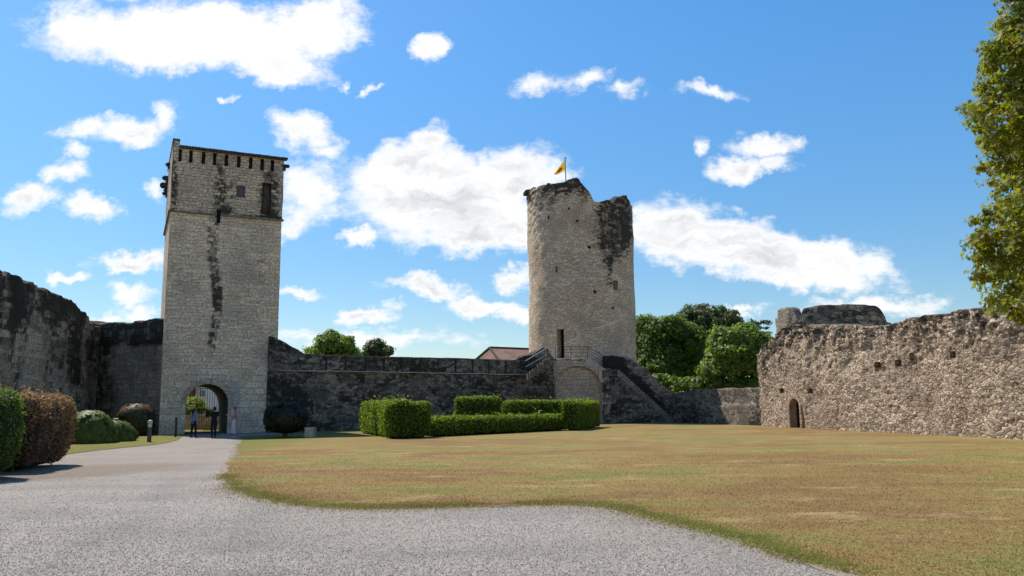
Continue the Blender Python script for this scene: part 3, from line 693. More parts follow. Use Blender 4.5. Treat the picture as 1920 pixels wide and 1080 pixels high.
mb = MB(); mb.box(((x0 + x1) / 2, 77, 5.35), (x1 - x0 + .4, 6.4, .3)); mb.out('roof', M['tile'], hs_)
x0b = atY(335, 740, 73).x; x1b = atY(360, 740, 73).x
nb_ = empty('shed', ((x0b + x1b) / 2, 73.4, 0), 'dark red boarded outbuilding left of the white house, seen through the gateway', 'shed')
mb = MB(); mb.box(((x0b + x1b) / 2, 73.4, 2.2), (x1b - x0b, .9, 4.4)); mb.out('wall', M['redbr'], nb_)
mb = MB(); mb.box(((x0b + x1b) / 2 - .1, 73.4, 4.5), (x1b - x0b + .1, 1.1, .2)); mb.out('roof', M['tile'], nb_)
YG = 60.5
ig = empty('iron_gate', (atY(390, 800, YG).x, YG, 0), 'tall black iron bar gate standing open behind the gateway arch', 'gate')
mb = MB()
for px in np.arange(371, 409, 4.6):
    a = atY(px, 735, YG); mb.tube((a.x, YG, .05), (a.x, YG, 3.2), .017, seg=6)
mb.out('bars', M['iron'], ig)
mb = MB(); xa, xb = atY(371, 735, YG).x, atY(408, 735, YG).x
for z in (.15, 1.55, 3.1): mb = MB(); mb.box(((xa + xb) / 2, YG + .03, z), (xb - xa, .03, .045)); mb.out('rail', M['iron'], ig)
mb = MB(); xa, xb = atY(386, 775, YG).x, atY(400, 775, YG).x; mb.box(((xa + xb) / 2, YG - .06, (atY(390, 769, YG).z + atY(390, 782, YG).z) / 2), (xb - xa, .05, atY(390, 769, YG).z - atY(390, 782, YG).z)); mb.out('letter_panel', M['iron'], ig)
YP = 63.5
pl = empty('planter_wall', (atY(362, 800, YP).x, YP, 0), 'low grey wall holding a green bush behind the gateway', 'wall')
mb = MB(); xa, xb = atY(336, 790, YP).x, atY(405, 790, YP).x; zt = atY(362, 779.5, YP).z; mb.box(((xa + xb) / 2, YP + .25, zt / 2), (xb - xa, .5, zt)); mb.out('wall', M['leftw'], pl)
mb = MB(); xb2 = atY(385, 790, YP).x; mb.box(((xa + xb2) / 2, YP + .2, zt + .035), (xb2 - xa, .64, .06), 0, .01); mb.out('coping', M['pale'], pl)
YC = 60.0
xa, xb = atY(381, 800, YC).x, atY(407, 800, YC).x; zt = atY(390, 795, YC).z
M['slat'] = plain('sunlit_pine', (.42, .24, .15), .8, 0, .25, 9)
lf = empty('crate_fence', ((xa + xb) / 2, YC, 0), 'low pinkish lattice fence panel lit by the sun beyond the gateway', 'fence')
mb = MB()
for px in np.arange(382, 407, 3.2): a = atY(px, 800, YC); mb.box((a.x, YC, (.02 + zt) / 2), (.075, .03, zt - .02))
mb.out('slats', M['slat'], lf)
mb = MB()
for z in np.linspace(.1, zt - .06, 5): mb.box(((xa + xb) / 2, YC - .035, z), (xb - xa, .025, .05))
mb.out('rails', M['slat'], lf)

# ==================================================================== CURTAIN WALL (middle)
cA = atY(517, 812, 54); cB = atY(1042, 800, 68.5); cP = (cA.x - .5, cA.y - .4); cQ = (cB.x, cB.y)
ctop = prof([(500, 628), (517, 634), (535, 642), (556, 654), (580, 666), (640, 668), (750, 671), (860, 673), (975, 677), (1050, 678)], cP, cQ)
zl = (onplane(590, 695, cP, cQ)[1] + onplane(985, 703, cP, cQ)[1]) / 2; print('ledge', onplane(590, 695, cP, cQ), onplane(985, 703, cP, cQ))
cm = np.array([(cP[0] + cQ[0]) / 2, (cP[1] + cQ[1]) / 2])
cw = empty('curtain_wall', (cm[0], cm[1], 0), 'long dark lichen-stained wall with a panelled parapet between the square tower and the round tower', 'wall')
u_l = onplane(560, 690, cP, cQ)[0]
def cdisp(u, z):
    d = (fbm(u * 1.2, z * 1.2, 0, 4, 3) - .5) * .22 + (worley(u / .45, z / .3, 2)[0] < .3) * .03
    par = (z > zl) & (u > u_l)
    return np.where(par, -.16 + (fbm(u * 2, z * 2, 0, 2, 3) - .5) * .02, d)
o, frC = sheet('wall_body', cP, cQ, ctop, M['curtain'], .13, 1.4, -.3, cdisp, parent=cw, jag=.035, seed=7)
def st_c(x, y, V):
    n = fbm(V[:, 0] * .7, V[:, 2] * .9, V[:, 1] * .35, 5, 21)
    d = .52 + (n - .5) * .95 + .15 * sst(690, 720, y) * sst(640, 560, x) - .14 * sst(960, 1000, x) + .12 * sst(665, 640, y)
    d = np.where((y < 697 + (x - 590) * .02) & (x > 570), .58 - .12 * sst(760, 900, x) + (n - .5) * .5, d)
    return d, 0 * x
stains_and_shade(o, st_c)
mb = MB(); cP_, ce, cn = frC
def cpos(u, d): return cP_ + ce * u + cn * d
cth = math.atan2(ce[1], ce[0]); Lc = math.hypot(cQ[0] - cP[0], cQ[1] - cP[1]); s = u_l - 1.5
while s < Lc - .5:
    w = random.uniform(.4, 1.1); c = cpos(s + w / 2, .02)
    mb.box((c[0], c[1], zl + random.uniform(-.02, .02)), (w - random.choice([.02, .02, .1]), .3, .075), cth, .015); s += w
mb.out('ledge', M['pale'], cw)
mb = MB(); s = u_l + .3
while s < Lc - .5:
    w = random.uniform(.55, .9); c = cpos(s + w / 2, -.62)
    mb.box((c[0], c[1], float(ctop(s + w / 2)) + .04 + random.uniform(-.01, .01)), (w - .02, 1.0, .08), cth, .02); s += w
mb.out('coping', M['render'], cw)
for px in [613, 650, 687, 722, 756, 790, 824, 856, 888, 919, 950]:
    u_ = onplane(px, 685, cP, cQ)[0]; mb = MB(); c = cpos(u_, -.13); zt = float(ctop(u_))
    mb.box((c[0], c[1], (zl + .06 + zt) / 2), (.10, .10, zt - zl - .08), cth, .01); mb.out('pilaster', M['iron'] if 0 else M['dkstone'], cw)

# ==================================================================== LEFT WALLS
kA = atY(178, 800, 56.5); kP = (kA.x - .9, kA.y + .1); kQ = tuple(A - nr * 1.2)
ktop = prof([(165, 600), (178, 607), (200, 608), (215, 604), (240, 608), (262, 603), (285, 600), (300, 598)], kP, kQ)
o, _ = sheet('short_wall', kP, kQ, ktop, M['leftw'], .13, 1.3, -.3, lambda u, z: (fbm(u, z, 0, 4, 13) - .5) * .16 + np.where(z > 6.0, .12, 0), jag=.12, seed=13)
tag(o, 'short dark-topped wall joining the square tower to the tall left wall', 'wall')
stains_and_shade(o, lambda x, y, V: (.44 + .42 * sst(655, 640, y) + .32 * Bx(x, y, 170, 208, 640, 800, 12) - .1 * Bx(x, y, 215, 290, 660, 760, 10), 0 * x))
lQ = (kP[0] + 1.0, kP[1] + .3); l0 = atY(0, 700, 41.0); lP = (l0.x + (l0.x - lQ[0]) * 1.3, l0.y + (l0.y - lQ[1]) * 1.3)
ltop = prof([(-260, 440), (-150, 470), (-60, 492), (0, 509), (20, 515), (42, 524), (52, 534), (75, 538), (95, 541), (108, 552), (122, 561), (140, 571), (148, 583), (160, 590), (168, 603), (178, 610)], lP, lQ)
o, _ = sheet('left_wall', lP, lQ, ltop, M['leftw'], .13, 1.5, -.3, lambda u, z: (fbm(u * .9, z * .5, 0, 5, 17) - .5) * .45, jag=.2, seed=17)
tag(o, 'tall dark streaked ruin wall sloping down behind the left hedges', 'wall')
stains_and_shade(o, lambda x, y, V: (.50 + .40 * sst(640, 560, y + .35 * (x - 100)) + (fbm(V[:, 1] * .9, V[:, 2] * .12, 0, 3, 2) - .5) * .9 + .3 * Bx(x, y, 125, 150, 560, 720, 5) + .3 * E(x, y, 175, 640, 14, 60), 0 * x))

# ==================================================================== ROUND TOWER
RY = 77.0; xl = atY(992.5, 660, RY).x; xr = atY(1193.5, 660, RY).x; rcx = (xl + xr) / 2; RR = (xr - xl) / 2 * .997
rcy = RY + .3
rt = empty('round_tower', (rcx, rcy, 0), 'tall ruined round stone tower with a broken top and a doorway above the landing', 'tower')
Lr = 2 * math.pi * RR
pf = np.array([(960, 360), (993, 358), (1000, 355), (1012, 350), (1028, 345), (1045, 343), (1058, 341), (1066, 336), (1076, 335), (1085, 337), (1092, 346), (1100, 357), (1108, 366), (1113, 377), (1124, 378), (1138, 376), (1150, 378), (1155, 372), (1166, 367), (1175, 369), (1180, 374), (1184, 388), (1230, 392)], float)
def rtop(us):
    a = (np.asarray(us) - Lr / 2) / RR; out = []
    for ai in np.atleast_1d(a):
        if abs(ai) <= math.pi / 2 * 1.03:
            X = rcx + RR * math.sin(ai); Yv = rcy - RR * math.cos(ai); z = 22.0
            for _ in range(6):
                px, py = proj(np.array([[X, Yv, z]])); ty = np.interp(px[0], pf[:, 0], pf[:, 1]); z = atY(px[0], ty, Yv).z
            out.append(z)
        else: out.append(np.nan)
    out = np.array(out); ok = ~np.isnan(out)
    lo = out[ok][0]; hi = out[ok][-1]
    for i in range(len(out)):
        if np.isnan(out[i]): out[i] = (lo if a[i] < 0 else hi) - 1.6 * min(1, (abs(a[i]) - 1.6) / .4)
    return out
def rpos(px, py):
    """angle coordinate and height of the point of the drum under a photo pixel"""
    d = ray(px, py); dx, dy = d.x, d.y; qa = dx * dx + dy * dy; qb = -2 * (dx * rcx + dy * rcy); qc = rcx**2 + rcy**2 - RR * RR
    disc = qb * qb - 4 * qa * qc; t = (-qb - math.sqrt(max(disc, 0))) / 2 / qa
    return math.atan2(dx * t - rcx, rcy - dy * t) * RR + Lr / 2, CAMH + d.z * t
def rop(x0, x1, y0, y1):
    a, b = rpos(x0, (y0 + y1) / 2), rpos(x1, (y0 + y1) / 2); m_ = (x0 + x1) / 2
    return dict(u0=a[0], u1=b[0], z0=rpos(m_, y1)[1], z1=rpos(m_, y0)[1])
rops = [('doorway', rop(1044.5, 1057.5, 617, 672)), ('window', rop(1150, 1159, 526, 544)), ('niche', rop(1157.5, 1164, 421, 446)), ('arrow_slit', rop(1041.8, 1045, 499, 511)),
        ('putlog_hole', rop(1113, 1119, 545, 549)), ('putlog_hole', rop(1147, 1152, 575, 580)), ('putlog_hole', rop(1080, 1085, 412, 416)), ('putlog_hole', rop(1026, 1030, 405, 411)), ('putlog_hole', rop(1065, 1069, 389, 393)), ('putlog_hole', rop(1102, 1108, 461, 465)), ('putlog_hole', rop(1131, 1136, 465, 468))]
def rdisp(u, z):
    f1, f2, c = worley(u / .5, z / .3, 4)
    return (fbm(u * .4, z * .4, 0, 5, 31) - .5) * .34 + (c - .5) * .08 * sst(13, 21, z) 
o, frR = sheet('drum_wall', (0, 0), (Lr, 0), rtop, M['round'], .14, 1.25, -.3, rdisp, openings=[x[1] for x in rops], jag=.22, seed=31, caps=False)
bend(o, rcx, rcy, RR, Lr, rt)
def st_r(x, y, V):
    d = .40 + .30 * sst(400, 350, y) + 0.50 * E(x, y, 1150, 420, 36, 70, .4) + .42 * Bx(x, y, 1135, 1150, 480, 540, 7) + .18 * E(x, y, 1010, 380, 30, 40)
    d = d + .2 * E(x, y, 1178, 430, 14, 60) + .10 * E(x, y, 1080, 480, 50, 30, .7) + .25 * E(x, y, 1060, 345, 40, 22) - .1 * sst(540, 640, y)
    n = fbm(V[:, 0] * 2, V[:, 2] * 2, V[:, 1], 3, 9)
    p = .35 * E(x, y, 1130, 620, 60, 70, .6) * n + .3 * E(x, y, 1075, 390, 14, 40) * n
    return d, p
stains_and_shade(o, st_r)
for nm, op in rops:
    q = reveal(nm, (np.array([0, 0.]), np.array([1., 0]), np.array([0, -1.])), op, .9 if nm != 'putlog_hole' else .4, M['round'], None, M['black'], out=.01); bend(q, rcx, rcy, RR, Lr, rt)
# projecting stones at the broken left top
mb = MB()
for (px, py, w, h) in ((988, 362, 11, 7), (993, 370, 7, 6), (986, 360, 6, 4), (1000, 356, 8, 5)):
    p = atY(px, py, rcy - .6); mb.box(p, (w * .052, 1.1, h * .052), .2, .05)
mb.out('corbel', M['dkstone'], rt)
mb = MB(); a = rpos(1034, 400)
fl = mk('platform', [(rcx + (RR - 1) * math.cos(t), rcy + (RR - 1) * math.sin(t), 20.5) for t in np.linspace(0, 2 * math.pi, 32, endpoint=False)], [np.arange(32)[None]], M['round'], rt)
# flag
fp = empty('flagpole', (atY(1062, 341, rcy).x, rcy, 20.5), 'thin flagpole on top of the round tower', 'flagpole')
FT = atY(1059.5, 296, rcy); M['steel'] = plain('grey_pole', (.32, .32, .31), .5, .3)
mb = MB(); mb.tube((atY(1062, 341, rcy).x, rcy, 20.5), (FT.x, rcy, FT.z), .06, .05, 8); mb.out('pole', M['steel'], fp)
mb = MB(); mb.ball((FT.x, rcy, FT.z + .03), .09); mb.out('finial', M['steel'], fp)
m_, g = mat('flag_cloth'); uvn = g.n('ShaderNodeUVMap').outputs[0]
wn = g.vm('ADD', uvn, g.vm('MULTIPLY', g.vm('SUBTRACT', g.noise(uvn, 9, 3, .6, 1), (.5, .5, .5)), (.14, .14, 0)))
mp = g.n('ShaderNodeMapping', {0: wn, 1: (.48, .56, 0), 2: (0, 0, .2), 3: (.27, .30, 1)}, vector_type='TEXTURE').outputs[0]
rd = g.sm(g.n('ShaderNodeTexGradient', {0: mp}, gradient_type='SPHERICAL').outputs[1], .05, .2)
def exf(s): return g.n('ShaderNodeMixShader', {0: .45, 1: s, 2: g.n('ShaderNodeBsdfTranslucent', {'Color': fc}).outputs[0]}).outputs[0]
fc = g.mix(rd, (.80, .56, .03), (.36, .035, .015)); finish(g, fc, .7, spec=.1, extra=exf)
c0, c1, c2, c3 = atY(1059.3, 299, rcy), atY(1060.6, 318, rcy), atY(1037, 328, rcy), atY(1042, 318, rcy)
V = []; UVf = []; n = 14
for i in range(n):
    for j in range(n):
        s, t = i / (n - 1), j / (n - 1)
        top = c0.lerp(c2, s); bot = c1.lerp(c2, s) + Vector((0, 0, -.12 * math.sin(s * 3.14)))
        p = top.lerp(bot, t); V.append((p.x, p.y + .16 * math.sin(s * 9 + t * 2) * s, p.z)); UVf.append((s, t))
idx = np.arange(n * n).reshape(n, n)
fo = mk('flag', V, [np.stack([idx[:-1, :-1], idx[:-1, 1:], idx[1:, 1:], idx[1:, :-1]], -1).reshape(-1, 4)], m_, None, UVf, smooth=True)
tag(fo, 'yellow flag with a dark red emblem flying from the pole on the round tower', 'flag')

# ==================================================================== LANDING, STAIRS
bP = atY(1029, 800, 68.3); bQ = atY(1149, 800, 70.4); bP = (bP.x, bP.y); bQ = (bQ.x, bQ.y)
lb = empty('landing_block', ((bP[0] + bQ[0]) / 2, (bP[1] + bQ[1]) / 2, 0), 'pale stone landing with a blind arch in front of the round tower doorway', 'landing')
btop = prof([(1020, 672), (1050, 673), (1100, 673), (1108, 674), (1118, 681), (1132, 690), (1152, 691)], bP, bQ)
ba0, ba1, bz = onplane(1040, 790, bP, bQ)[0], onplane(1129, 790, bP, bQ)[0], onplane(1085, 686, bP, bQ)[1]
bar = dict(u0=ba0, u1=ba1, z0=-.4, z1=bz, rise=onplane(1085, 686, bP, bQ)[1] - onplane(1085, 726, bP, bQ)[1])
o, frb = sheet('block_wall', bP, bQ, btop, M['pale'], .1, 1.6, -.3, lambda u, z: (fbm(u, z, 0, 4, 41) - .5) * .07, openings=[bar], jag=.05, seed=41, parent=lb)
stains_and_shade(o, lambda x, y, V: (.42 + .45 * sst(683, 676, y) + .5 * sst(1120, 1134, x) - .25 * E(x, y, 1065, 690, 30, 12) + .35 * sst(1040, 1030, x), .3 * E(x, y, 1060, 690, 35, 14)))
o = reveal('blind_arch', frb, bar, .38, M['pale'], lb, M['pale']); 
o = sheet('arch_infill', tuple(np.array(bP) + frb[1] * (ba0 - .1) - frb[2] * .33), tuple(np.array(bP) + frb[1] * (ba1 + .1) - frb[2] * .33), bz - .02, M['pale'], .15, .2, -.3, lambda u, z: (fbm(u, z, 0, 3, 43) - .5) * .04, jag=0, parent=lb, back=False)[0]
stains_and_shade(o, lambda x, y, V: (.40 + .1 * sst(720, 700, y) + .12 * E(x, y, 1060, 745, 20, 20), 0 * x))
# rough masonry on the left of the landing carrying the upper steps
rP = atY(962, 800, 66.0); rQ = atY(1040, 800, 67.9); rP = (rP.x, rP.y); rQ = (rQ.x, rQ.y)
rtp = prof([(955, 682), (968, 676), (985, 667), (1000, 662), (1010, 657), (1020, 653), (1028, 655), (1034, 664), (1042, 672)], rP, rQ)
o, _ = sheet('rough_masonry', rP, rQ, rtp, M['curtain'], .12, 1.2, -.3, lambda u, z: (fbm(u * 1.5, z * 1.5, 0, 4, 45) - .5) * .3, jag=.15, seed=45)
tag(o, 'dark broken masonry block left of the blind arch', 'wall'); stains_and_shade(o, lambda x, y, V: (.60 - .12 * sst(1010, 1030, x) + (fbm(V[:, 0], V[:, 2], 0, 3, 5) - .5) * .6, 0 * x))
us_ = empty('upper_steps', (atY(1010, 690, 65.6).x, 65.6, atY(1010, 700, 65.6).z), 'short flight of stone steps climbing right to the landing', 'stairs')
mb = MB(); n_ = 8
for i in range(n_):
    t = i / (n_ - 1); p = atY(992 + 34 * t, 699 - 28 * t, 65.3 + 1.2 * t); mb.box((p.x, p.y + .3, p.z - .3), (.36, .9, .55), .1, .015)
mb.out('steps', M['curtain'], us_)
# main stair
sP = atY(1143, 800, 70.3); sQ = atY(1276, 800, 71.2); sP = (sP.x, sP.y); sQ = (sQ.x, sQ.y)
stp = prof([(1140, 692), (1158, 693), (1268, 797), (1280, 799)], sP, sQ)
sr = empty('staircase', ((sP[0] + sQ[0]) / 2, (sP[1] + sQ[1]) / 2, 0), 'long dark stone stair descending right from the landing to the lawn', 'stairs')
o, frS = sheet('stair_wall', sP, sQ, lambda u: np.maximum(stp(u), .06), M['curtain'], .12, 1.3, -.3, lambda u, z: (fbm(u * 1.5, z * 1.5, 0, 4, 47) - .5) * .12, jag=.03, seed=47, parent=sr)
stains_and_shade(o, lambda x, y, V: (.56 + (fbm(V[:, 0] * .8, V[:, 2] * .8, 0, 3, 51) - .5) * .7 - .06 * sst(1160, 1200, x), 0 * x))
u0_ = onplane(1158, 693, sP, sQ); u1_ = onplane(1268, 797, sP, sQ); n_ = 24; pe = frS[1]; pn = frS[2]; sth = math.atan2(pe[1], pe[0])
M['tread'] = stone('stair_tread_stone', (.20, .17, .14), (.32, .27, .22), (.16, .14, .11), bw=.8, bh=.4, amt=.42, bumpd=.03)
mb = MB(); dz = (u0_[1]) / n_; du = (u1_[0] - u0_[0]) / n_
for i in range(n_):
    z = u0_[1] - i * dz; uu = u0_[0] + (i + .5) * du; c = frS[0] + pe * uu - pn * .62
    mb.box((c[0], c[1], z - .35), (du + .06, 1.3 + .05, .62), sth, .015)
mb.out('steps', M['tread'], sr)
p2 = lambda P_: (P_[0] - pn[0] * 1.35, P_[1] - pn[1] * 1.35)
wP, wQ = p2(sP), p2(sQ)
wtp = prof([(1140, 668), (1150, 667), (1165, 669), (1177, 670), (1188, 676), (1200, 686), (1218, 700), (1240, 719), (1262, 737), (1285, 738)], wP, wQ)
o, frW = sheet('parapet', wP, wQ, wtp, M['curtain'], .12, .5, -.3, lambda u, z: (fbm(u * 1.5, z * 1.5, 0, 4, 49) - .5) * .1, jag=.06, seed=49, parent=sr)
stains_and_shade(o, lambda x, y, V: (.38 + .25 * sst(1180, 1160, x) + .5 * sst(-30, -8, y - (693 + (x - 1158) * 104 / 110.0)) + (fbm(V[:, 0], V[:, 2], 0, 3, 52) - .5) * .5, 0 * x))  # band above the treads painted dark as shade on the inner parapet face
def rail(mb, a, b, r=.022): mb.tube(a, b, r, seg=6)
hr = empty('handrail', (frW[0][0] + pe[0] * 3, frW[0][1] + pe[1] * 3, 3), 'thin handrail fixed along the parapet of the long stair', 'handrail')
mb = MB(); a = onplane(1165, 680, wP, wQ); b = onplane(1262, 768, wP, wQ)
pa_ = frW[0] + pe * a[0] + pn * .16; pb_ = frW[0] + pe * b[0] + pn * .16; rail(mb, (*pa_, a[1]), (*pb_, b[1]), .025)
for t in (.1, .35, .6, .9):
    q = Vector((*pa_, a[1])).lerp(Vector((*pb_, b[1])), t); rail(mb, q, q - Vector((0, 0, .75)), .018)
mb.out('rail', M['iron'], hr)
# landing railing
lr = empty('landing_railing', ((bP[0] + bQ[0]) / 2, (bP[1] + bQ[1]) / 2 - .1, 4.4), 'dark metal railing along the landing and sloping down to the stair head', 'railing')
def bpt(px, py, off=.0): s_, z_ = onplane(px, py, bP, bQ); p = np.array(bP) + frb[1] * s_ + frb[2] * off; return Vector((p[0], p[1], z_))
posts = [(1058, 650, 673), (1071, 650, 676), (1102.5, 650, 676), (1135.5, 669, 692)]
for i, (px, ya, yb) in enumerate(posts):
    mb = MB(); rail(mb, bpt(px, yb, -.06), bpt(px, ya, -.06), .026); mb.out('post', M['iron'], lr)
mb = MB()
for dy in (0, 5, 11):
    rail(mb, bpt(1058, 650 + dy, -.06), bpt(1102.5, 650 + dy, -.06), .022 if dy == 0 else .012); rail(mb, bpt(1102.5, 650 + dy, -.06), bpt(1135.5, 669 + dy, -.06), .022 if dy == 0 else .012)
    rail(mb, bpt(1135.5, 669 + dy, -.06), bpt(1150, 670 + dy, -.06), .016)
mb.out('rails', M['iron'], lr)
sr2 = empty('stair_railing', (atY(1005, 680, 65.0).x, 65.0, 4.4), 'grey handrail rising beside the short steps left of the landing', 'railing')
mb = MB(); T_ = lambda px, py: atY(px, py, 65.2 + (px - 985) * .03)
rail(mb, T_(985, 677), T_(1026, 652), .03); rail(mb, T_(1026, 652), T_(1041, 652), .022); rail(mb, T_(986, 688), T_(1026, 664), .014)
mb.out('rails', M['steel'], sr2)
for px, ya, yb in ((1003, 667, 694), (1026, 652, 678), (1041, 652, 680)): mb = MB(); rail(mb, T_(px, yb), T_(px, ya), .024); mb.out('post', M['iron'], sr2)

# ==================================================================== LOW WALL, RIGHT WALL, TURRET
wA = atY(1256, 800, 71.6); wB = atY(1436, 800, 57.6); wA = (wA.x, wA.y); wB = (wB.x, wB.y)
lz = np.mean([onplane(x, y, wA, wB)[1] for x, y in ((1300, 758.5), (1410, 758.5))]); tz_ = [onplane(x, y, wA, wB)[1] for x, y in ((1280, 734), (1350, 729), (1425, 727.5))]; print('low', lz, tz_)
o, fw = sheet('low_wall', wA, wB, prof([(1262, 738), (1290, 732), (1330, 730), (1380, 729), (1432, 727)], wA, wB), M['curtain'], .12, 1.0, -.3, lambda u, z: (fbm(u * 1.2, z * 1.2, 0, 4, 61) - .5) * .1 - sst(lz - .05, lz + .02, z) * .22, jag=.05, seed=61)
tag(o, 'low grey stepped wall between the stair foot and the right wall', 'wall')
stains_and_shade(o, lambda x, y, V: (.50 + .3 * E(x, y, 1415, 780, 14, 30) - .15 * Bx(x, y, 1310, 1410, 765, 795, 10) + (fbm(V[:, 0] * .6, V[:, 2] * .8, 0, 3, 63) - .5) * .6, 0 * x))
rA = atY(1428, 801, 57.2); rB = atY(1920, 826, 33.8); rA = (rA.x, rA.y); e_ = ((rB.x - rA[0]), (rB.y - rA[1])); rQ2 = (rA[0] + e_[0] * 1.75, rA[1] + e_[1] * 1.75)
rwt = prof([(1424, 664), (1430, 648), (1440, 640), (1452, 630), (1460, 617), (1475, 612), (1530, 609), (1600, 612), (1640, 615), (1668, 611), (1700, 602), (1740, 591), (1790, 583), (1850, 577), (1920, 576), (2050, 568), (2300, 545)], rA, rQ2)
dop = dict(u0=onplane(1483.5, 780, rA, rQ2)[0], u1=onplane(1502, 780, rA, rQ2)[0], z0=-.35, z1=onplane(1493, 747, rA, rQ2)[1]); dop['rise'] = min(.5, (dop['u1'] - dop['u0']) / 2)
print('door', dop, 'top', rwt(np.array([0, 5, 15, 24.])))
holes = [dict(u0=onplane(px - w, 700, rA, rQ2)[0], u1=onplane(px + w, 700, rA, rQ2)[0], z0=onplane(px, y + h, rA, rQ2)[1], z1=onplane(px, y - h, rA, rQ2)[1]) for px, y, w, h in
         ((1686, 680, 6, 6), (1790, 664, 5.5, 6), (1647, 684, 6, 5), (1464, 732, 4, 4), (1518, 733, 3.5, 4), (1712, 668, 4, 7))]
def rwd(u, z):
    f1, f2, c = worley(u / .24 + fbm(u, z, 0, 2, 1) * .8, z / .15, 7); g1, g2, c2 = worley(u / .8, z / .6, 9)
    st = sst(.02, .34, f2 - f1)
    up_ = sst(2.5, 6.0, z)
    return st * .03 + (c - .5) * (.035 + .03 * up_) + (fbm(u * .5, z * .5, 0, 4, 71) - .5) * (.30 + .3 * up_) + (fbm(u * 1.6, z * .55, 0, 4, 77) - .5) * (.06 + .34 * up_) + (c2 > .8) * -.12 * up_ - .35 * sst(5.6, 7.5, z) * 1
o, frx = sheet('right_wall', rA, rQ2, rwt, M['rubble'], .075, 1.6, -.3, rwd, openings=[dop] + holes, jag=.12, seed=71)
tag(o, 'long sunlit rough rubble wall running along the right side of the lawn', 'wall')
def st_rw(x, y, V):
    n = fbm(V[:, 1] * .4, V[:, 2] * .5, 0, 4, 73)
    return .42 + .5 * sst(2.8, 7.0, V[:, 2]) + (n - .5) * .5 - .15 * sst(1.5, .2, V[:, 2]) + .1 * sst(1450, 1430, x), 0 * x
stains_and_shade(o, st_rw)
M['jamb'] = stone('warm_jamb_stone', (.38, .26, .17), (.46, .34, .24), (.36, .25, .18), bw=.6, bh=.35, amt=.25, bumpd=.03)
dr = reveal('doorway', frx, dop, .42, M['jamb'], None, M['black']); dr.parent = o
for h_ in holes:
    q = reveal('putlog_hole', frx, h_, .5, M['rubble'], None, M['black']); q.parent = o
# ring of dressed stones round the small doorway
mb = MB(); du_ = dop['u1'] - dop['u0']; mc = (dop['u0'] + dop['u1']) / 2; zc = dop['z1'] - dop['rise']; Pn, en, nn_ = frx
for sgn in (-1, 1):
    z = 0
    while z < zc:
        h = random.uniform(.22, .34); w = random.uniform(.16, .3); c = Pn + en * (mc + sgn * (du_ / 2 + w / 2)) + nn_ * .0
        mb.box((c[0], c[1], z + h / 2), (w, .24, h - .02), math.atan2(en[1], en[0]), .02); z += h
for i in range(7):
    a0 = math.pi * i / 7 + .03; a1 = math.pi * (i + 1) / 7 - .03; rr = random.uniform(.2, .27); pts = []
    for a, k_ in ((a0, 0.005), (a1, 0.005), (a1, rr), (a0, rr)):
        c = Pn + en * (mc + math.cos(a) * (du_ / 2 + k_)) + nn_ * .1; pts.append((c[0], c[1], zc + math.sin(a) * (dop['rise'] + k_)))
    mb.prism(pts, None, (-nn_[0] * .3, -nn_[1] * .3, 0))
q = mb.out('door_surround', M['jamb'], None); q.parent = o
# turret
TYc = 60.5; tx0, tx1 = atY(1459, 600, TYc).x, atY(1660, 600, TYc).x; tcx = (tx0 + tx1) / 2; TR = (tx1 - tx0) / 2; Lt = 2 * math.pi * TR
tt = empty('turret', (tcx, TYc, 0), 'ruined dark round turret rising behind the left end of the right wall', 'turret')
tf = np.array([(1440, 582), (1459, 581), (1463, 578), (1480, 576), (1488, 578), (1492, 590), (1498, 606), (1502, 592), (1505, 579), (1515, 577), (1530, 573), (1560, 571), (1600, 571), (1625, 571.5), (1642, 573), (1650, 577), (1656, 586), (1661, 604), (1700, 615)], float)
def ttop(us):
    a = (np.asarray(us) - Lt / 2) / TR; out = np.full(len(a), 8.1)
    for i, ai in enumerate(a):
        if abs(ai) < math.pi / 2:
            X = tcx + TR * math.sin(ai); Yv = TYc - TR * math.cos(ai); px, py = proj(np.array([[X, Yv, 8]])); out[i] = atY(px[0], np.interp(px[0], tf[:, 0], tf[:, 1]), Yv).z
    return out
o, _ = sheet('turret_wall', (0, 0), (Lt, 0), ttop, M['turret'], .16, .7, 2.0, lambda u, z: (fbm(u, z, 0, 4, 81) - .5) * .16 + (worley(u / .5, z / .3, 3)[2] - .5) * .05, jag=.04, seed=81, caps=False)
bend(o, tcx, TYc, TR, Lt, tt); stains_and_shade(o, lambda x, y, V: (.58 - .35 * sst(1512, 1480, x) + .0 * x, 0 * x))  # left chunk painted lighter as if sunlit, the rest kept dark

# ==================================================================== TREES
M['lf1'] = leafmat('mid_green_leaves', (.055, .10, .015), (.185, .26, .035), .48)
M['lf2'] = leafmat('dark_leaves', (.04, .062, .018), (.12, .145, .04), .35)
M['lf3'] = leafmat('bright_leaves', (.08, .135, .02), (.27, .34, .055), .48)
M['lf4'] = leafmat('bluish_needles', (.035, .055, .035), (.07, .10, .065), .1)
M['maple'] = leafmat('maple_leaves', (.085, .105, .012), (.30, .30, .03), .5, autumn=(.32, .17, .03))
def blob(px, py, rp, rzp, Y): p = atY(px, py, Y); s = Y / 1500; return (p.x, p.y, p.z, rp * s, rzp * s)
def tr(name, Y, bl, mt, label, cx, **k):
    b = atY(cx, 790, Y); tree(name, (b.x, Y, 0), [blob(x, y, r, rz, Y + dy) for (x, y, r, rz, dy) in bl], M[mt], label, 'tree', group='trees growing beyond the walls', **k)
tr('broadleaf_tree', 90, [(1228, 655, 46, 44, 0), (1215, 625, 32, 28, 0), (1255, 622, 30, 26, -1), (1285, 640, 34, 34, 0), (1240, 690, 48, 38, -1), (1290, 690, 36, 36, 0)], 'lf1', 'bushy mid-green tree right beside the round tower', 1250, trunk_h=5, clumps=1300, per=40, leaf=.30, cr=.75, seed=21)
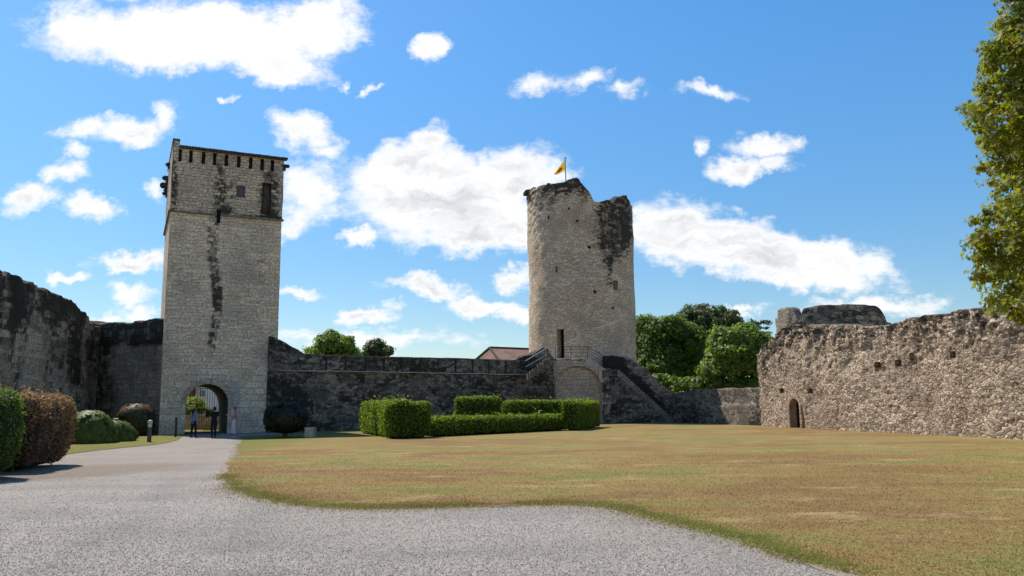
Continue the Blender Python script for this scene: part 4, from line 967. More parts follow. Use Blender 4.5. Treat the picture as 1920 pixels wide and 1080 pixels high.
tr('broadleaf_tree', 100, [(1325, 612, 62, 40, 0), (1325, 650, 70, 44, 0), (1370, 630, 40, 34, 0), (1285, 635, 40, 30, 0)], 'lf2', 'tall dark domed tree behind the two brighter trees', 1325, trunk_h=6, clumps=1300, per=36, leaf=.28, cr=.6, seed=22)
tr('broadleaf_tree', 84, [(1375, 660, 44, 40, 0), (1395, 640, 34, 26, 0), (1350, 695, 34, 32, 0), (1405, 685, 40, 36, 0), (1360, 640, 26, 22, 0), (1425, 655, 22, 26, 0)], 'lf3', 'light green large-leaved tree next to the rubble wall', 1380, trunk_h=4, clumps=1000, per=36, leaf=.34, cr=.65, seed=23)
b = atY(1418, 760, 104); tree('cedar_tree', (b.x, 104, 0), [blob(1422, 606, 20, 4, 104), blob(1412, 616, 22, 5, 104), blob(1418, 628, 26, 6, 104), blob(1410, 640, 26, 7, 104)], M['lf4'], 'small bluish conifer top showing above the light green tree', 'tree', trunk_h=9.5, trunk_r=.2, clumps=90, per=40, leaf=.25, cr=.55, seed=24, core=False, squash=.35)
tr('broadleaf_tree', 84, [(1330, 722, 30, 14, 0), (1395, 722, 40, 12, 0), (1280, 725, 30, 12, 0), (1235, 722, 40, 16, 0)], 'lf1', 'dark undergrowth under the trees behind the low wall', 1320, trunk_h=1, trunk_r=.1, clumps=300, per=30, leaf=.35, cr=.6, seed=28)
tr('broadleaf_tree', 112, [(620, 648, 26, 24, 0), (640, 650, 26, 18, 0), (602, 660, 26, 12, 0), (652, 663, 22, 12, 0), (630, 690, 40, 24, 0)], 'lf3', 'larger round tree showing above the parapet near the square tower', 620, trunk_h=6, clumps=420, per=30, leaf=.4, cr=.7, seed=25)
tr('broadleaf_tree', 125, [(704, 654, 20, 14, 0), (718, 662, 22, 10, 0), (690, 664, 14, 9, 0), (708, 690, 30, 22, 0)], 'lf2', 'smaller darker tree showing above the parapet', 706, trunk_h=6, clumps=300, per=30, leaf=.38, cr=.6, seed=26)
# bush behind the gateway
b = atY(365, 779, 64.2); tree('bush', (b.x, 64.2, 0), [blob(362, 762, 17, 16, 64.4), blob(375, 765, 10, 12, 64.4), blob(352, 766, 12, 14, 64.4), blob(345, 776, 14, 12, 64.4), blob(362, 778, 18, 10, 64.4), blob(383, 772, 8, 8, 64.4)], M['lf3'], 'yellow-green bush above the low wall seen through the gateway', 'bush', trunk_h=1.2, trunk_r=.06, clumps=160, per=26, leaf=.14, cr=.28, seed=27)
# near maple on the right, most of it outside the picture
bm_ = atY(2260, 700, 17.5)
mblobs = []
for (px, py, r, rz, Y) in ((1915, 25, 38, 62, 17), (1905, 130, 64, 66, 16.5), (1905, 215, 92, 66, 16.5), (1925, 285, 84, 56, 16.5), (1985, 352, 84, 50, 17), (1912, 440, 88, 64, 16.5), (1930, 505, 88, 44, 16.5), (1945, 575, 92, 44, 16), (1985, 130, 110, 130, 17), (2010, 330, 130, 130, 18), (2020, 500, 130, 110, 18),
                           (2120, 60, 160, 160, 18), (2200, 300, 190, 200, 19), (2180, 520, 180, 120, 17), (2330, 200, 180, 200, 17), (2400, 450, 160, 140, 18), (2150, -150, 220, 170, 18), (2000, -90, 90, 90, 17.5)):
    mblobs.append(blob(px, py, r, rz, Y))
def msel(P):
    x, y = proj(P); return (x < 2250) | (np.random.default_rng(5).random(len(P)) < .35)
def mtint(LP, r):
    x, y = proj(LP); return ((r.random(len(LP)) < .10) * r.random(len(LP)) * .9 + .25 * (fbm(LP[:, 0] * 1.2, LP[:, 1] * 1.2, LP[:, 2] * 1.2, 2, 4) > .62) * r.random(len(LP)))
tree('maple_tree', (bm_.x, 17.8, 0), mblobs, M['maple'], 'leafy yellow-green maple tree at the right edge in front of the rubble wall', 'tree', trunk_h=5, trunk_r=.28, clumps=5000, per=30, leaf=.105, cr=.25, shape=MAPLE, seed=33, core=False, tintf=mtint, sel=msel, squash=.65)

# ==================================================================== HEDGES AND SHRUBS
def hedge(name, c, size, rz, mt, label, cat='hedge', n=260, leaf=.07, rnd=.36, tintf=None, seed=1, group=None, bulge=.10, core='core', taper=.0):
    """clipped hedge: rounded block with leaves through its outer shell"""
    r = np.random.default_rng(seed); sx, sy, sz = size; root = empty(name, (c[0], c[1], 0), label, cat, group or ('clipped hedges of the garden on the lawn' if mt == 'hedge' else 'hedges at the left'))
    ca, sa = math.cos(rz), math.sin(rz)
    areas = np.array([sy * sz, sy * sz, sx * sz, sx * sz, sx * sy]); N = int(n * areas.sum()); f = r.choice(5, N, p=areas / areas.sum())
    p = r.uniform(-.5, .5, (N, 3)); nn = np.zeros((N, 3))
    for k, (ax, s_) in enumerate(((0, -1), (0, 1), (1, -1), (1, 1), (2, 1))):
        p[f == k, ax] = .5 * s_; nn[f == k, ax] = s_
    L = p * np.array(size)
    # round the edges
    inner = np.array(size) / 2 - rnd; q = np.clip(L, -inner, inner); dv = L - q; dl = np.linalg.norm(dv, axis=1)[:, None] + 1e-9
    dirs = dv / dl; L = q + dirs * rnd; lump = (fbm(L[:, 0] * 1.6 + seed, L[:, 1] * 1.6, L[:, 2] * 1.6, 4, seed) - .5) * 2 * bulge
    L = L + dirs * (lump - r.random(N) ** 2 * .12 + (r.random(N) < .03) * r.random(N) * .16 * (1 + (nn[:, 2] > .5)))[:, None]
    L[:, 2] += sz / 2; nn = dirs; tp = 1 - taper * (1 - np.clip(L[:, 2] / sz / .6, 0, 1)) ** 2; L[:, 0] *= tp; L[:, 1] *= tp
    def wr(L): return np.stack([c[0] + L[:, 0] * ca - L[:, 1] * sa, c[1] + L[:, 0] * sa + L[:, 1] * ca, L[:, 2]], -1)
    Wp = wr(L); Wn = np.stack([nn[:, 0] * ca - nn[:, 1] * sa, nn[:, 0] * sa + nn[:, 1] * ca, nn[:, 2]], -1)
    Wp[:, 2] = np.maximum(Wp[:, 2], .02)
    V, Fq, rn = leaves(Wp, leaf, Wn, 2.4, QUAD, seed=seed)
    tint = np.repeat(tintf(Wp, r), 4) if tintf else np.zeros(len(V))
    mk('leaves', V, [Fq], M[mt] if isinstance(mt, str) else mt, root, None, {'rnd': rn, 'tint': tint})
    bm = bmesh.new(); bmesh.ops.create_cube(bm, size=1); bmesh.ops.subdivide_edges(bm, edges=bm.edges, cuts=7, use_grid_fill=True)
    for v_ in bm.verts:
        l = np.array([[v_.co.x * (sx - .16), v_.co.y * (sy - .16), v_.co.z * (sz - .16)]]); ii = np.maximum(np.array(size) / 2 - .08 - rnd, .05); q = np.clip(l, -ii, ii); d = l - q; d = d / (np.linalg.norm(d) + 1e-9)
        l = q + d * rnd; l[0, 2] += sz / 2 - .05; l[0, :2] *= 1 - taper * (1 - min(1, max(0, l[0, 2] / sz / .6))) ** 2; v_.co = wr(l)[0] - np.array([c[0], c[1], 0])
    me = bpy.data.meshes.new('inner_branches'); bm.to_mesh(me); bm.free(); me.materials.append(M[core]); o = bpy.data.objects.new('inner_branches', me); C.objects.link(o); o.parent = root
    return root
M['hedge'] = leafmat('laurel_hedge_leaves', (.055, .09, .008), (.25, .33, .026), .45)
M['hedge2'] = leafmat('privet_hedge_leaves', (.035, .07, .010), (.15, .23, .03), .42, autumn=(.22, .085, .05))
M['red'] = leafmat('reddish_shrub_leaves', (.10, .066, .032), (.26, .155, .085), .35, autumn=(.36, .19, .13))
M['purple'] = leafmat('shade_darkened_shrub_leaves', (.012, .016, .008), (.030, .034, .018), .15)  # leaf colour taken near black to carry the tower's shadow
M['conif'] = leafmat('soft_conifer_leaves', (.07, .095, .015), (.21, .24, .045), .4)
M['rust'] = leafmat('rust_topped_leaves', (.035, .04, .015), (.09, .085, .03), .25, autumn=(.22, .12, .055))
M['redcore'] = plain('red_shrub_twigs', (.03, .02, .013), .95, 0, .5, 4)
def hpx(pxa, pya, pxb, pyb, depth, ytop, off=0):
    """front-bottom edge between two ground pixels -> centre, size, rotation"""
    a = ground(pxa, pya); b = ground(pxb, pyb); d = (b - a); L = d.length; rz = math.atan2(d.y, d.x); n = Vector((-math.sin(rz), math.cos(rz), 0))
    m = (a + b) / 2 + n * depth / 2; z = onplane((pxa + pxb) / 2, ytop, (a.x, a.y), (b.x, b.y))[1]
    return (m.x, m.y), (L, depth, z), rz
# formal hedge garden in the middle: tall left block with a long low front hedge, and taller blocks behind
c, s, rz = hpx(775, 822, 1092, 806, 1.0, 779); hedge('low_hedge', c, s, rz, 'hedge', 'long low clipped hedge joining the two taller hedge blocks on the lawn', leaf=.10, n=330, seed=41)
c, s, rz = hpx(731, 824, 812, 821, 1.0, 752); 
a = ground(731, 824); bq = ground(812, 821); lf_ = ground(672, 811.5)
hedge('tall_hedge', c, s, rz, 'hedge', 'taller clipped hedge block at the left front corner of the hedge garden', leaf=.10, n=330, seed=42)
c, s, rz = hpx(673, 812, 735, 823.5, 1.0, 751); hedge('tall_hedge', c, s, rz, 'hedge', 'sunlit hedge arm running back from the left front corner of the hedge garden', leaf=.10, n=330, seed=43)
c, s, rz = hpx(853, 804, 939, 803, 1.1, 743); s = (s[0], s[1], s[2]); hedge('tall_hedge', c, s, rz, 'hedge', 'separate square hedge block standing in the middle behind the low hedge', leaf=.11, n=300, seed=44)
c, s, rz = hpx(957, 806, 1098, 801, 1.1, 750); hedge('tall_hedge', c, s, rz, 'hedge', 'long hedge block at the right rear of the hedge garden', leaf=.11, n=300, seed=45)
c, s, rz = hpx(1084, 808, 1127, 801, 1.1, 751); hedge('tall_hedge', c, s, rz, 'hedge', 'hedge block closing the right end of the hedge garden', leaf=.11, n=300, seed=46, rnd=.3)
# near-left hedges
c, s, rz = hpx(62, 886, 141, 869, 2.6, 738); hedge('red_hedge', (c[0], c[1]), s, rz, 'red', 'clipped hedge of reddish brown leaves at the left', leaf=.06, n=700, rnd=.5, seed=51, bulge=.2, taper=.22, core='redcore',
      tintf=lambda P, r: (r.random(len(P)) < .25 + .5 * sst(1.2, 2.0, P[:, 2])) * r.random(len(P)))
c, s, rz = hpx(-170, 915, 62, 895, 3.0, 724); hedge('green_hedge', c, s, rz, 'hedge2', 'dark green clipped hedge at the left edge of the picture', leaf=.055, n=620, rnd=.6, seed=52, bulge=.24, taper=.10, tintf=lambda P, r: (r.random(len(P)) < .03) * r.random(len(P)))
def shrub(name, px, pyb, rp, ytop, mt, label, Yo=0, leaf=.08, n=9000, seed=1, tintf=None, flat=1.0, spiky=False, core='core', lift=0.0, dx=1.0, pn_=2.5, low=.48):
    r = np.random.default_rng(seed); b = ground(px, pyb); R0 = rp * b.y / 1500; zt = atY(px, ytop, b.y).z; root = empty(name, (b.x, b.y + R0 * .8, 0), label, 'shrub')
    cz = lift + (zt - lift) * low; rz_ = zt - cz; d = sph(n, r); sgn = np.sign(d); d2 = d.copy()
    pw = 1 / (np.abs(d) ** pn_).sum(1)[:, None] ** (1 / pn_); d2 = d * pw
    s = 1 + (fbm(d[:, 0] * 2.5 + seed, d[:, 1] * 2.5, d[:, 2] * 2.5, 5, seed) - .5) * .42 + (fbm(d[:, 0] * 8, d[:, 1] * 8, d[:, 2] * 8, 2, seed + 3) - .5) * .30 - r.random(n) ** 1.5 * .2
    P = np.array([b.x, b.y + R0 * .8, cz]) + d2 * s[:, None] * np.array([R0, R0 * dx, rz_ * 1.0]); P[:, 2] = np.maximum(P[:, 2], .03)
    sh_ = np.array([(-.7, 0), (0, -.26), (.7, 0), (0, .26)]) if spiky else QUAD
    V, Fq, rn = leaves(P, leaf, d, 3.0, sh_, seed=seed); tint = np.repeat(tintf(P, r, cz, rz_), 4) if tintf else np.zeros(len(V))
    mk('leaves', V, [Fq], M[mt], root, None, {'rnd': rn, 'tint': tint})
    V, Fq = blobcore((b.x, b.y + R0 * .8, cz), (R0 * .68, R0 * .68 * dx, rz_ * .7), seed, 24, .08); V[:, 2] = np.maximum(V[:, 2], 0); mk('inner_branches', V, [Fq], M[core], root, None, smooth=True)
    if lift: mb = MB(); mb.tube((b.x, b.y + R0 * .8, 0), (b.x, b.y + R0 * .8, cz), .13, .1); mb.out('trunk', M['bark'], root)
    return root
shrub('conifer_shrub', 150, 833, 42, 775, 'conif', 'soft grey-green mounded shrub right behind the reddish hedge', seed=61, spiky=True, leaf=.2, n=26000, low=.14, pn_=2.1)
shrub('conifer_shrub', 202, 829, 33, 791, 'conif', 'lower mounded green shrub just left of the bollard light', seed=62, spiky=True, leaf=.18, n=14000, low=.14, pn_=2.1)
shrub('clipped_shrub', 242, 818, 30, 760, 'rust', 'clipped shrub with rusty top against the short wall', seed=63, pn_=3, leaf=.13, n=12000, tintf=lambda P, r, cz, rz_: sst(.15, .8, (P[:, 2] - cz) / rz_) * (r.random(len(P)) < .75) * r.random(len(P)) ** .5)
shrub('round_shrub', 526, 822, 37, 756, 'purple', 'dark purple ball-clipped shrub on a short trunk beside the square tower', seed=64, leaf=.13, n=12000, lift=.35, core='redcore')
shrub('low_shrub', 566, 809, 24, 788, 'purple', 'low dark shrub at the wall foot behind the small stone block', seed=65, leaf=.13, n=5000, core='redcore')

# ==================================================================== SMALL THINGS
b = ground(279.5, 829.5); M['wood'] = plain('grey_brown_post', (.10, .085, .07), .85, 0, .3, 7); M['lens'] = plain('frosted_lens', (.55, .53, .48), .4); M['cap'] = plain('pale_metal_cap', (.48, .46, .43), .5)
bl_ = empty('bollard_light', (b.x, b.y, 0), 'grey bollard light with a pale cap on the left grass', 'bollard light')
zt = atY(279.5, 787, b.y).z
mb = MB(); mb.tube((b.x, b.y, 0), (b.x, b.y, zt - .36), .10, .10, 20); mb.out('post', M['wood'], bl_)
mb = MB(); mb.tube((b.x, b.y, zt - .36), (b.x, b.y, zt - .12), .095, .095, 20); mb.tube((b.x, b.y, zt - .30), (b.x, b.y, zt - .285), .112, .112, 20); mb.tube((b.x, b.y, zt - .22), (b.x, b.y, zt - .205), .112, .112, 20); mb.out('lens', M['lens'], bl_)
mb = MB(); mb.ball((b.x, b.y, zt - .12), .115, (1, 1, .95), 18); mb.out('cap', M['cap'], bl_, True)
b = ground(329, 820); pz = atY(329, 784, b.y).z; ps = empty('metal_post', (b.x, b.y, 0), 'thin dark post standing against the square tower left of the gateway', 'post')
mb = MB(); mb.box((b.x, b.y, pz / 2), (.09, .09, pz)); mb.out('post', M['dkstone'], ps); mb = MB(); mb.box((b.x, b.y, pz), (.13, .13, .08), 0, .02); mb.out('cap', M['dkstone'], ps)
M['blockf'] = plain('pale_sandstone', (.50, .42, .35), .85, 0, .12, 4)
b = ground(579.5, 821); s_ = b.y / 1500
sb_ = empty('stone_block', (b.x, b.y + .3, 0), 'small pale square stone block on the grass beside the dark ball shrub', 'stone block')
mb = MB(); zt = atY(579, 802, b.y).z; mb.box((b.x, b.y + .28, zt / 2), (16.5 * s_, .55, zt), R_(-4), .015); mb.out('block', M['blockf'], sb_)
mb = MB(); mb.box((b.x, b.y + .28, zt + .012), (16.5 * s_ + .03, .58, .025), R_(-4), .005); mb.out('top_slab', M['pale'], sb_)
b = ground(560, 817.5); mb = MB(); mb.box((b.x, b.y, .05), (.75, .5, .10), .2, .02); o = mb.out('flat_slab', M['pale'], None); tag(o, 'thin pale slab lying flat left of the small stone block', 'slab')

# house roof behind the curtain wall
m_, g = mat('brown_roof_tiles'); tcg = g.n('ShaderNodeTexCoord').outputs['Object']; n1 = g.noise(tcg, .5, 6, .65); n2 = g.noise(g.map(tcg, (8, 8, 18)), 1, 3)
finish(g, g.mix(g.sm(g.m('ADD', g.m('MULTIPLY', n1, .7), g.m('MULTIPLY', n2, .3)), .35, .65), (.10, .058, .042), (.20, .12, .085)), .9, n2, .03); M['rooft'] = m_
ap = atY(918, 651.5, 96); dr_ = Vector((.82, .57, 0)); L_ = atY(872, 688, 99.5); N_ = atY(943, 688, 92); zE = (L_.z + N_.z) / 2
hh = empty('house', (ap.x + 4, 99, 0), 'house whose brown hipped roof shows above the dark wall left of the round tower', 'house')
V = [(L_.x, L_.y, zE), (N_.x, N_.y, zE), (N_.x + dr_.x * 13, N_.y + dr_.y * 13, zE), (L_.x + dr_.x * 13, L_.y + dr_.y * 13, zE), tuple(ap), (ap.x + dr_.x * 9, ap.y + dr_.y * 9, ap.z)]
mk('roof', V, [np.array([[1, 2, 5, 4], [3, 0, 4, 5]]), np.array([[0, 1, 4], [2, 3, 5]])], M['rooft'], hh)
mb = MB(); mb.tube(V[4], V[5], .14); mb.tube(V[4], V[0], .12); mb.tube(V[4], V[1], .12); mb.out('ridge_tiles', M['tile'], hh)
cen = (Vector(V[0]) + Vector(V[2])) / 2; mb = MB(); vs = [Vector(v_) for v_ in V[:4]]; ins_ = [v_.lerp(cen, .08) for v_ in vs]
mb.prism([(p.x, p.y, -.1) for p in ins_], None, (0, 0, zE + .05)); mb.out('walls', M['blockf'], hh)

# ==================================================================== PEOPLE
def skinm(name, col): return plain(name, col, .6, 0, .08, 20)
M['skin'] = skinm('skin', (.42, .25, .17)); M['skind'] = skinm('tanned_skin', (.30, .17, .11)); M['hairb'] = plain('dark_hair', (.012, .009, .007), .6, 0, .3, 30); M['hairg'] = plain('grey_brown_hair', (.12, .08, .055), .6, 0, .3, 30)
M['denim'] = plain('blue_shirt_cloth', (.13, .20, .33), .85, 0, .15, 12); M['blk'] = plain('black_cloth', (.012, .012, .014), .85, 0, .2, 12); M['redshoe'] = plain('red_shoe', (.30, .02, .03), .6)
M['whitecl'] = plain('white_cloth', (.62, .60, .66), .85, 0, .05, 12); M['lilac'] = plain('lilac_cloth', (.24, .19, .30), .85, 0, .15, 12)
m_, g = mat('patterned_cloth'); tcg = g.n('ShaderNodeTexCoord').outputs['Object']; vv = g.n('ShaderNodeTexVoronoi', {'Vector': tcg, 'Scale': 14.0}).outputs['Distance']
finish(g, g.mix(g.sm(vv, .35, .5), (.65, .6, .62), (.45, .12, .12)), .85); M['pattern'] = m_
def solid(mb, name, mt, parent, vox=.012):
    o = mb.out(name, mt, parent, uvw=False); m = o.modifiers.new('remesh', 'REMESH'); m.mode = 'VOXEL'; m.voxel_size = vox; m.use_smooth_shade = True
    s = o.modifiers.new('smooth', 'SMOOTH'); s.factor = .5; s.iterations = 2; return o
def person(px, py, H, yaw, label, top, legs, hair, skin, longhair=False, armL='down', armR='down', stride=.1, sleeve='long', capri=False, shoes=None, bulk=1.0):
    b = ground(px, py); k = H / 1.70; root = empty('person', (b.x, b.y, 0), label, 'person')
    fw = Vector((math.sin(yaw), -math.cos(yaw), 0)); rt_ = Vector((-fw.y, fw.x, 0)) * -1   # fw: where the person faces; rt_: the person's right
    o = Vector((b.x, b.y, 0))
    def P(r, f, z): return o + (rt_ * r + fw * f + Vector((0, 0, z))) * k
    J = dict(neck=P(0, 0, 1.44), head=P(0, .02, 1.59), chest=P(0, 0, 1.28), waist=P(0, .0, 1.05), pelvis=P(0, 0, .93))
    legsJ = {}
    for s, nm in ((-1, 'L'), (1, 'R')):
        f = stride * s; legsJ[nm] = (P(.09 * s, 0, .90), P(.10 * s, .03 + f * .6, .49), P(.10 * s, -.02 + f, .085), P(.12 * s, .13 + f, .035))
    arms = {}
    for s, nm, pose in ((-1, 'L', armL), (1, 'R', armR)):
        sh_ = P(.185 * s, 0, 1.39)
        if pose == 'down': arms[nm] = (sh_, P(.235 * s, -.02, 1.11), P(.24 * s, .04, .86), P(.24 * s, .06, .80))
        elif pose == 'fwd': arms[nm] = (sh_, P(.22 * s, .10, 1.14), P(.10 * s, .34, 1.24), P(.07 * s, .40, 1.26))
        elif pose == 'bent': arms[nm] = (sh_, P(.25 * s, -.03, 1.12), P(.14 * s, .20, 1.08), P(.11 * s, .25, 1.09))
    mb = MB()
    def c(p, q, a, b_): mb.cap(p, q, a * k, b_ * k)
    def torso(g_=0.0, low=True):
        for (z, rx_, ry_) in ((1.36, .165, .10), (1.28, .16, .115), (1.18, .15, .11), (1.07, .14, .105), (.97, .155, .115)) + (((.90, .155, .12),) if low else ()):
            mb.ball(P(0, 0, z), 1, ((rx_ * bulk + g_) * k, (ry_ * bulk + g_) * k, .09 * k), 16, Matrix.Rotation(yaw, 3, 'Z'))
    torso(); c(J['chest'] + Vector((0, 0, .08 * k)), J['head'] - Vector((0, 0, .06 * k)), .06, .052)
    hr_ = Matrix.Rotation(yaw, 3, 'Z'); mb.ball(P(0, .01, 1.60), 1, (.073 * k, .092 * k, .108 * k), 18, hr_); mb.ball(P(0, .035, 1.535), 1, (.052 * k, .06 * k, .06 * k), 12, hr_)
    c(P(0, .095, 1.60), P(0, .115, 1.575), .010, .015)
    for s in (-1, 1):
        c(P(.074 * s, 0, 1.61), P(.078 * s, 0, 1.575), .014, .010); c(P(.0, 0, 1.38), P(.17 * s, 0, 1.385), .06, .055)
    for nm, (hp_, kn, an, toe) in legsJ.items():
        c(hp_, kn, .082 * bulk, .052); c(kn, kn.lerp(an, .35), .052, .053); c(kn.lerp(an, .35), an, .053, .034); c(an - Vector((0, 0, .04 * k)), toe, .036, .026)
    for nm, (a0, a1, a2, a3) in arms.items():
        c(a0, a1, .048, .036); c(a1, a2, .036, .024); d = (a3 - a2).normalized(); c(a2, a3, .024, .03)
        side_ = d.cross(Vector((0, 0, 1))) if abs(d.z) < .8 else fw.copy(); side_.normalize(); s = -1 if nm == 'L' else 1
        pal = d.cross(side_)
        for i, ln in enumerate((.068, .078, .072, .055)):
            q = a3 + side_ * (i - 1.5) * .018 * k + d * .02 * k; q2 = q + (d * ln * .55 + pal * .006) * k; q3 = q2 + (d * ln * .35 + pal * .018 * s) * k; c(q, q2, .0095, .009); c(q2, q3, .009, .008)
        q = a3 - side_ * .026 * k; c(q, q - side_ * .018 * k + d * .045 * k, .011, .009)
    solid(mb, 'body', skin, root, .0085)
    # clothes
    mb = MB(); g_ = .014; torso(g_, True)
    for s in (-1, 1): c(P(0, 0, 1.38), P(.175 * s, 0, 1.39), .065, .062)
    for nm, (a0, a1, a2, a3) in arms.items():
        c(a0, a1 if sleeve == 'long' else a0.lerp(a1, .6), .060, .050)
        if sleeve == 'long': c(a1, a1.lerp(a2, .9), .048, .036)
    solid(mb, 'shirt', top, root)
    mb = MB(); mb.ball(P(0, 0, .93), 1, (.168 * bulk * k, .13 * bulk * k, .11 * k), 16, hr_)
    for nm, (hp_, kn, an, toe) in legsJ.items():
        c(hp_, kn, .096 * bulk, .068); c(kn, kn.lerp(an, .55 if capri else .93), .068, .062 if capri else .052)
    solid(mb, 'trousers', legs, root)
    mb = MB(); mb.ball(P(0, -.012, 1.625), 1, (.086 * k, .10 * k, .10 * k), 16, hr_); mb.ball(P(0, -.04, 1.57), 1, (.078 * k, .072 * k, .09 * k), 12, hr_)
    if longhair: c(P(0, -.07, 1.58), P(0, -.10, 1.36), .075, .06); c(P(.03, -.09, 1.36), P(0, -.11, 1.24), .05, .03)
    solid(mb, 'hair', hair, root)
    if shoes:
        for nm, (hp_, kn, an, toe) in legsJ.items():
            mb = MB(); c(an - Vector((0, 0, .045 * k)), toe, .046, .036); solid(mb, 'shoe', shoes, root, .01)
    return root, arms, k, fw
person(362, 820.5, 1.66, R_(150), 'person with long dark hair in a blue shirt at the left of the gateway', M['denim'], M['blk'], M['hairb'], M['skin'], True, 'bent', 'down', .08, shoes=M['blk'], bulk=1.08)
person(400, 821.8, 1.72, R_(-150), 'person in black clothes and red shoes standing in the middle of the gateway', M['blk'], M['blk'], M['hairb'], M['skind'], False, 'down', 'down', .10, 'short', shoes=M['redshoe'])
_, am, k_, fw_ = person(438, 821, 1.70, R_(-75), 'person in patterned top and white cropped trousers holding a phone', M['pattern'], M['whitecl'], M['hairg'], M['skin'], False, 'fwd', 'fwd', .07, 'short', True, M['blockf'], 1.05)
mb = MB(); p = (am['L'][3] + am['R'][3]) / 2 + fw_ * .05; mb.box(p + Vector((0, 0, .05)), (.075, .012, .15), R_(-75), .004); o = mb.out('phone', M['blk'], None); tag(o, 'dark phone held by the person in white cropped trousers', 'phone')

# ==================================================================== GRASS BLADES AND LOOSE GRAVEL
poly = np.array([(p[0], p[1]) for p in lawn_pts])
def inpoly(x, y, poly):
    c = np.zeros(len(x), bool); j = len(poly) - 1
    for i in range(len(poly)):
        xi, yi = poly[i]; xj, yj = poly[j]; t = ((yi > y) != (yj > y)) & (x < (xj - xi) * (y - yi) / (yj - yi + 1e-12) + xi); c ^= t; j = i
    return c
eg = np.array([(p[0], p[1]) for p in edge])
def edist(x, y):
    d = np.full(len(x), 1e9)
    for i in range(len(eg) - 1):
        a, b = eg[i], eg[i + 1]; ab = b - a; t = np.clip(((x - a[0]) * ab[0] + (y - a[1]) * ab[1]) / (ab @ ab), 0, 1); d = np.minimum(d, np.hypot(x - a[0] - t * ab[0], y - a[1] - t * ab[1]))
    return d
r = np.random.default_rng(3)
N = 300000; Y = 7 + 27 * r.random(N) ** 1.8; X = (r.random(N) * 2 - .9) * .72 * Y
ok = inpoly(X, Y, poly) & (X > -.62 * Y) & (X < .68 * Y); ok &= r.random(N) < sst(34, 11, Y); X, Y = X[ok], Y[ok]
# extra blades along the gravel edge
M_ = 75000; ti = r.integers(0, len(eg) - 1, M_); tt_ = r.random(M_)[:, None]; pe_ = eg[ti] * (1 - tt_) + eg[ti + 1] * tt_ + r.normal(size=(M_, 2)) * (.05 + .45 * r.random((M_, 1)) ** 2.5)
X = np.concatenate([X, pe_[:, 0]]); Y = np.concatenate([Y, pe_[:, 1]]); ed = edist(X, Y); gn_ = sst(.40, .54, fbm(X * .55, Y * .55, 0, 4, 6)); kk = (np.arange(len(X)) < len(X) - M_) | (r.random(len(X)) < gn_ * sst(26, 16, Y)); X, Y, ed = X[kk], Y[kk], ed[kk]
eh = sst(.55, .0, ed) * sst(.40, .54, fbm(X * .55, Y * .55, 0, 4, 6)) * sst(24, 17, Y)
H = (.006 + .012 * r.random(len(X))) * (1 + .5 * eh) * (1 + Y * .02); wd = (.0035 + .0035 * r.random(len(X))) * (1 + Y * .06)
an = r.random(len(X)) * 6.283; ln = r.normal(size=(len(X), 2)) * H[:, None] * .6
V = np.empty((len(X), 3, 3)); V[:, 0] = np.stack([X - np.cos(an) * wd, Y - np.sin(an) * wd, np.full(len(X), .012)], -1); V[:, 1] = np.stack([X + np.cos(an) * wd, Y + np.sin(an) * wd, np.full(len(X), .012)], -1)
V[:, 2] = np.stack([X + ln[:, 0], Y + ln[:, 1], .012 + H], -1)
m_, g = mat('grass_blades'); tcg = g.n('ShaderNodeTexCoord').outputs['Object']; col, c = grass_nodes(g, tcg); rr_ = g.n('ShaderNodeAttribute', attribute_name='rnd').outputs['Fac']; gg = g.n('ShaderNodeAttribute', attribute_name='tint').outputs['Fac']
col = g.mix(g.m('MULTIPLY', gg, .75), col, (.16, .19, .045)); vv = g.sm(rr_, 0, 1, 1.1, 2.3); col = g.mix(1.0, col, g.n('ShaderNodeCombineColor', {0: vv, 1: vv, 2: vv}).outputs[0], 'MULTIPLY')
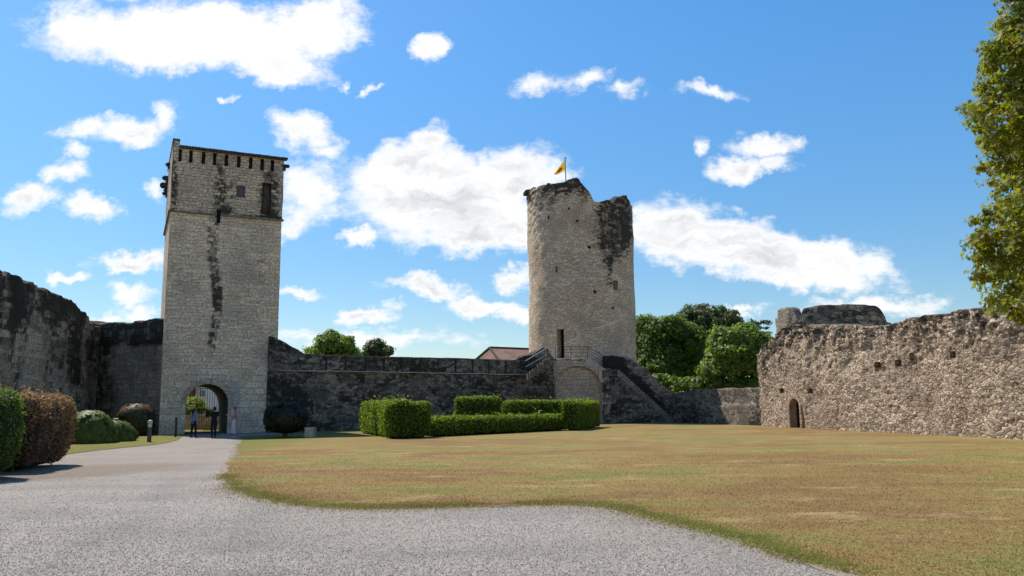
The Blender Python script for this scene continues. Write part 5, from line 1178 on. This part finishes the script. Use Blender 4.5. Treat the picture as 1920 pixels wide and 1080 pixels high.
finish(g, col, .9, spec=.15, extra=lambda s: g.n('ShaderNodeMixShader', {0: .3, 1: s, 2: g.n('ShaderNodeBsdfTranslucent', {'Color': col}).outputs[0]}).outputs[0])
o = mk('grass', V.reshape(-1, 3), [np.arange(len(X) * 3).reshape(-1, 3)], m_, None, None, {'rnd': np.repeat(r.random(len(X)), 3), 'tint': np.repeat(eh * (.55 + .45 * r.random(len(X))), 3)}); tag(o, 'short mown dry grass with a greener fringe along the gravel', 'grass', None, 'stuff')
N = 230000; Y = 6.5 + 19.5 * r.random(N) ** 1.6; X = (r.random(N) * 2 - 1) * .72 * Y; ok = (~inpoly(X, Y, poly) | (edist(X, Y) < .12)) & (r.random(N) < sst(26, 9, Y)); X, Y = X[ok], Y[ok]; n = len(X)
sz = .0035 + .0075 * r.random(n) ** 2
T6 = np.array([(1, 0, 0), (0, 1, 0), (-1, 0, 0), (0, -1, 0), (0, 0, .75), (0, 0, -.75)]); an = r.random(n) * 6.28; el = .6 + .4 * r.random(n)
base = T6[None] * np.stack([np.ones(n), el, .5 + .5 * r.random(n)], -1)[:, None, :]; tl = r.normal(size=n) * .5
bx_ = base[..., 0] * np.cos(an)[:, None] - base[..., 1] * np.sin(an)[:, None]; by_ = base[..., 0] * np.sin(an)[:, None] + base[..., 1] * np.cos(an)[:, None]; bz_ = base[..., 2] + bx_ * tl[:, None] * .4
V = np.stack([X[:, None] + bx_ * sz[:, None], Y[:, None] + by_ * sz[:, None], .004 + sz[:, None] * .4 + bz_ * sz[:, None]], -1)
F8 = np.array([(0, 1, 4), (1, 2, 4), (2, 3, 4), (3, 0, 4), (1, 0, 5), (2, 1, 5), (3, 2, 5), (0, 3, 5)]); Fq = (np.arange(n)[:, None, None] * 6 + F8[None]).reshape(-1, 3)
m_, g = mat('pebble'); rr_ = g.n('ShaderNodeAttribute', attribute_name='rnd').outputs['Fac']; finish(g, g.mix(rr_, (.22, .192, .163), (.51, .45, .387)), .85, spec=.2)
o = mk('loose_gravel', V.reshape(-1, 3), [Fq], m_, None, None, {'rnd': np.repeat(r.random(n), 6)}); tag(o, 'loose pale grey pebbles on the gravel in the foreground', 'gravel', None, 'stuff')
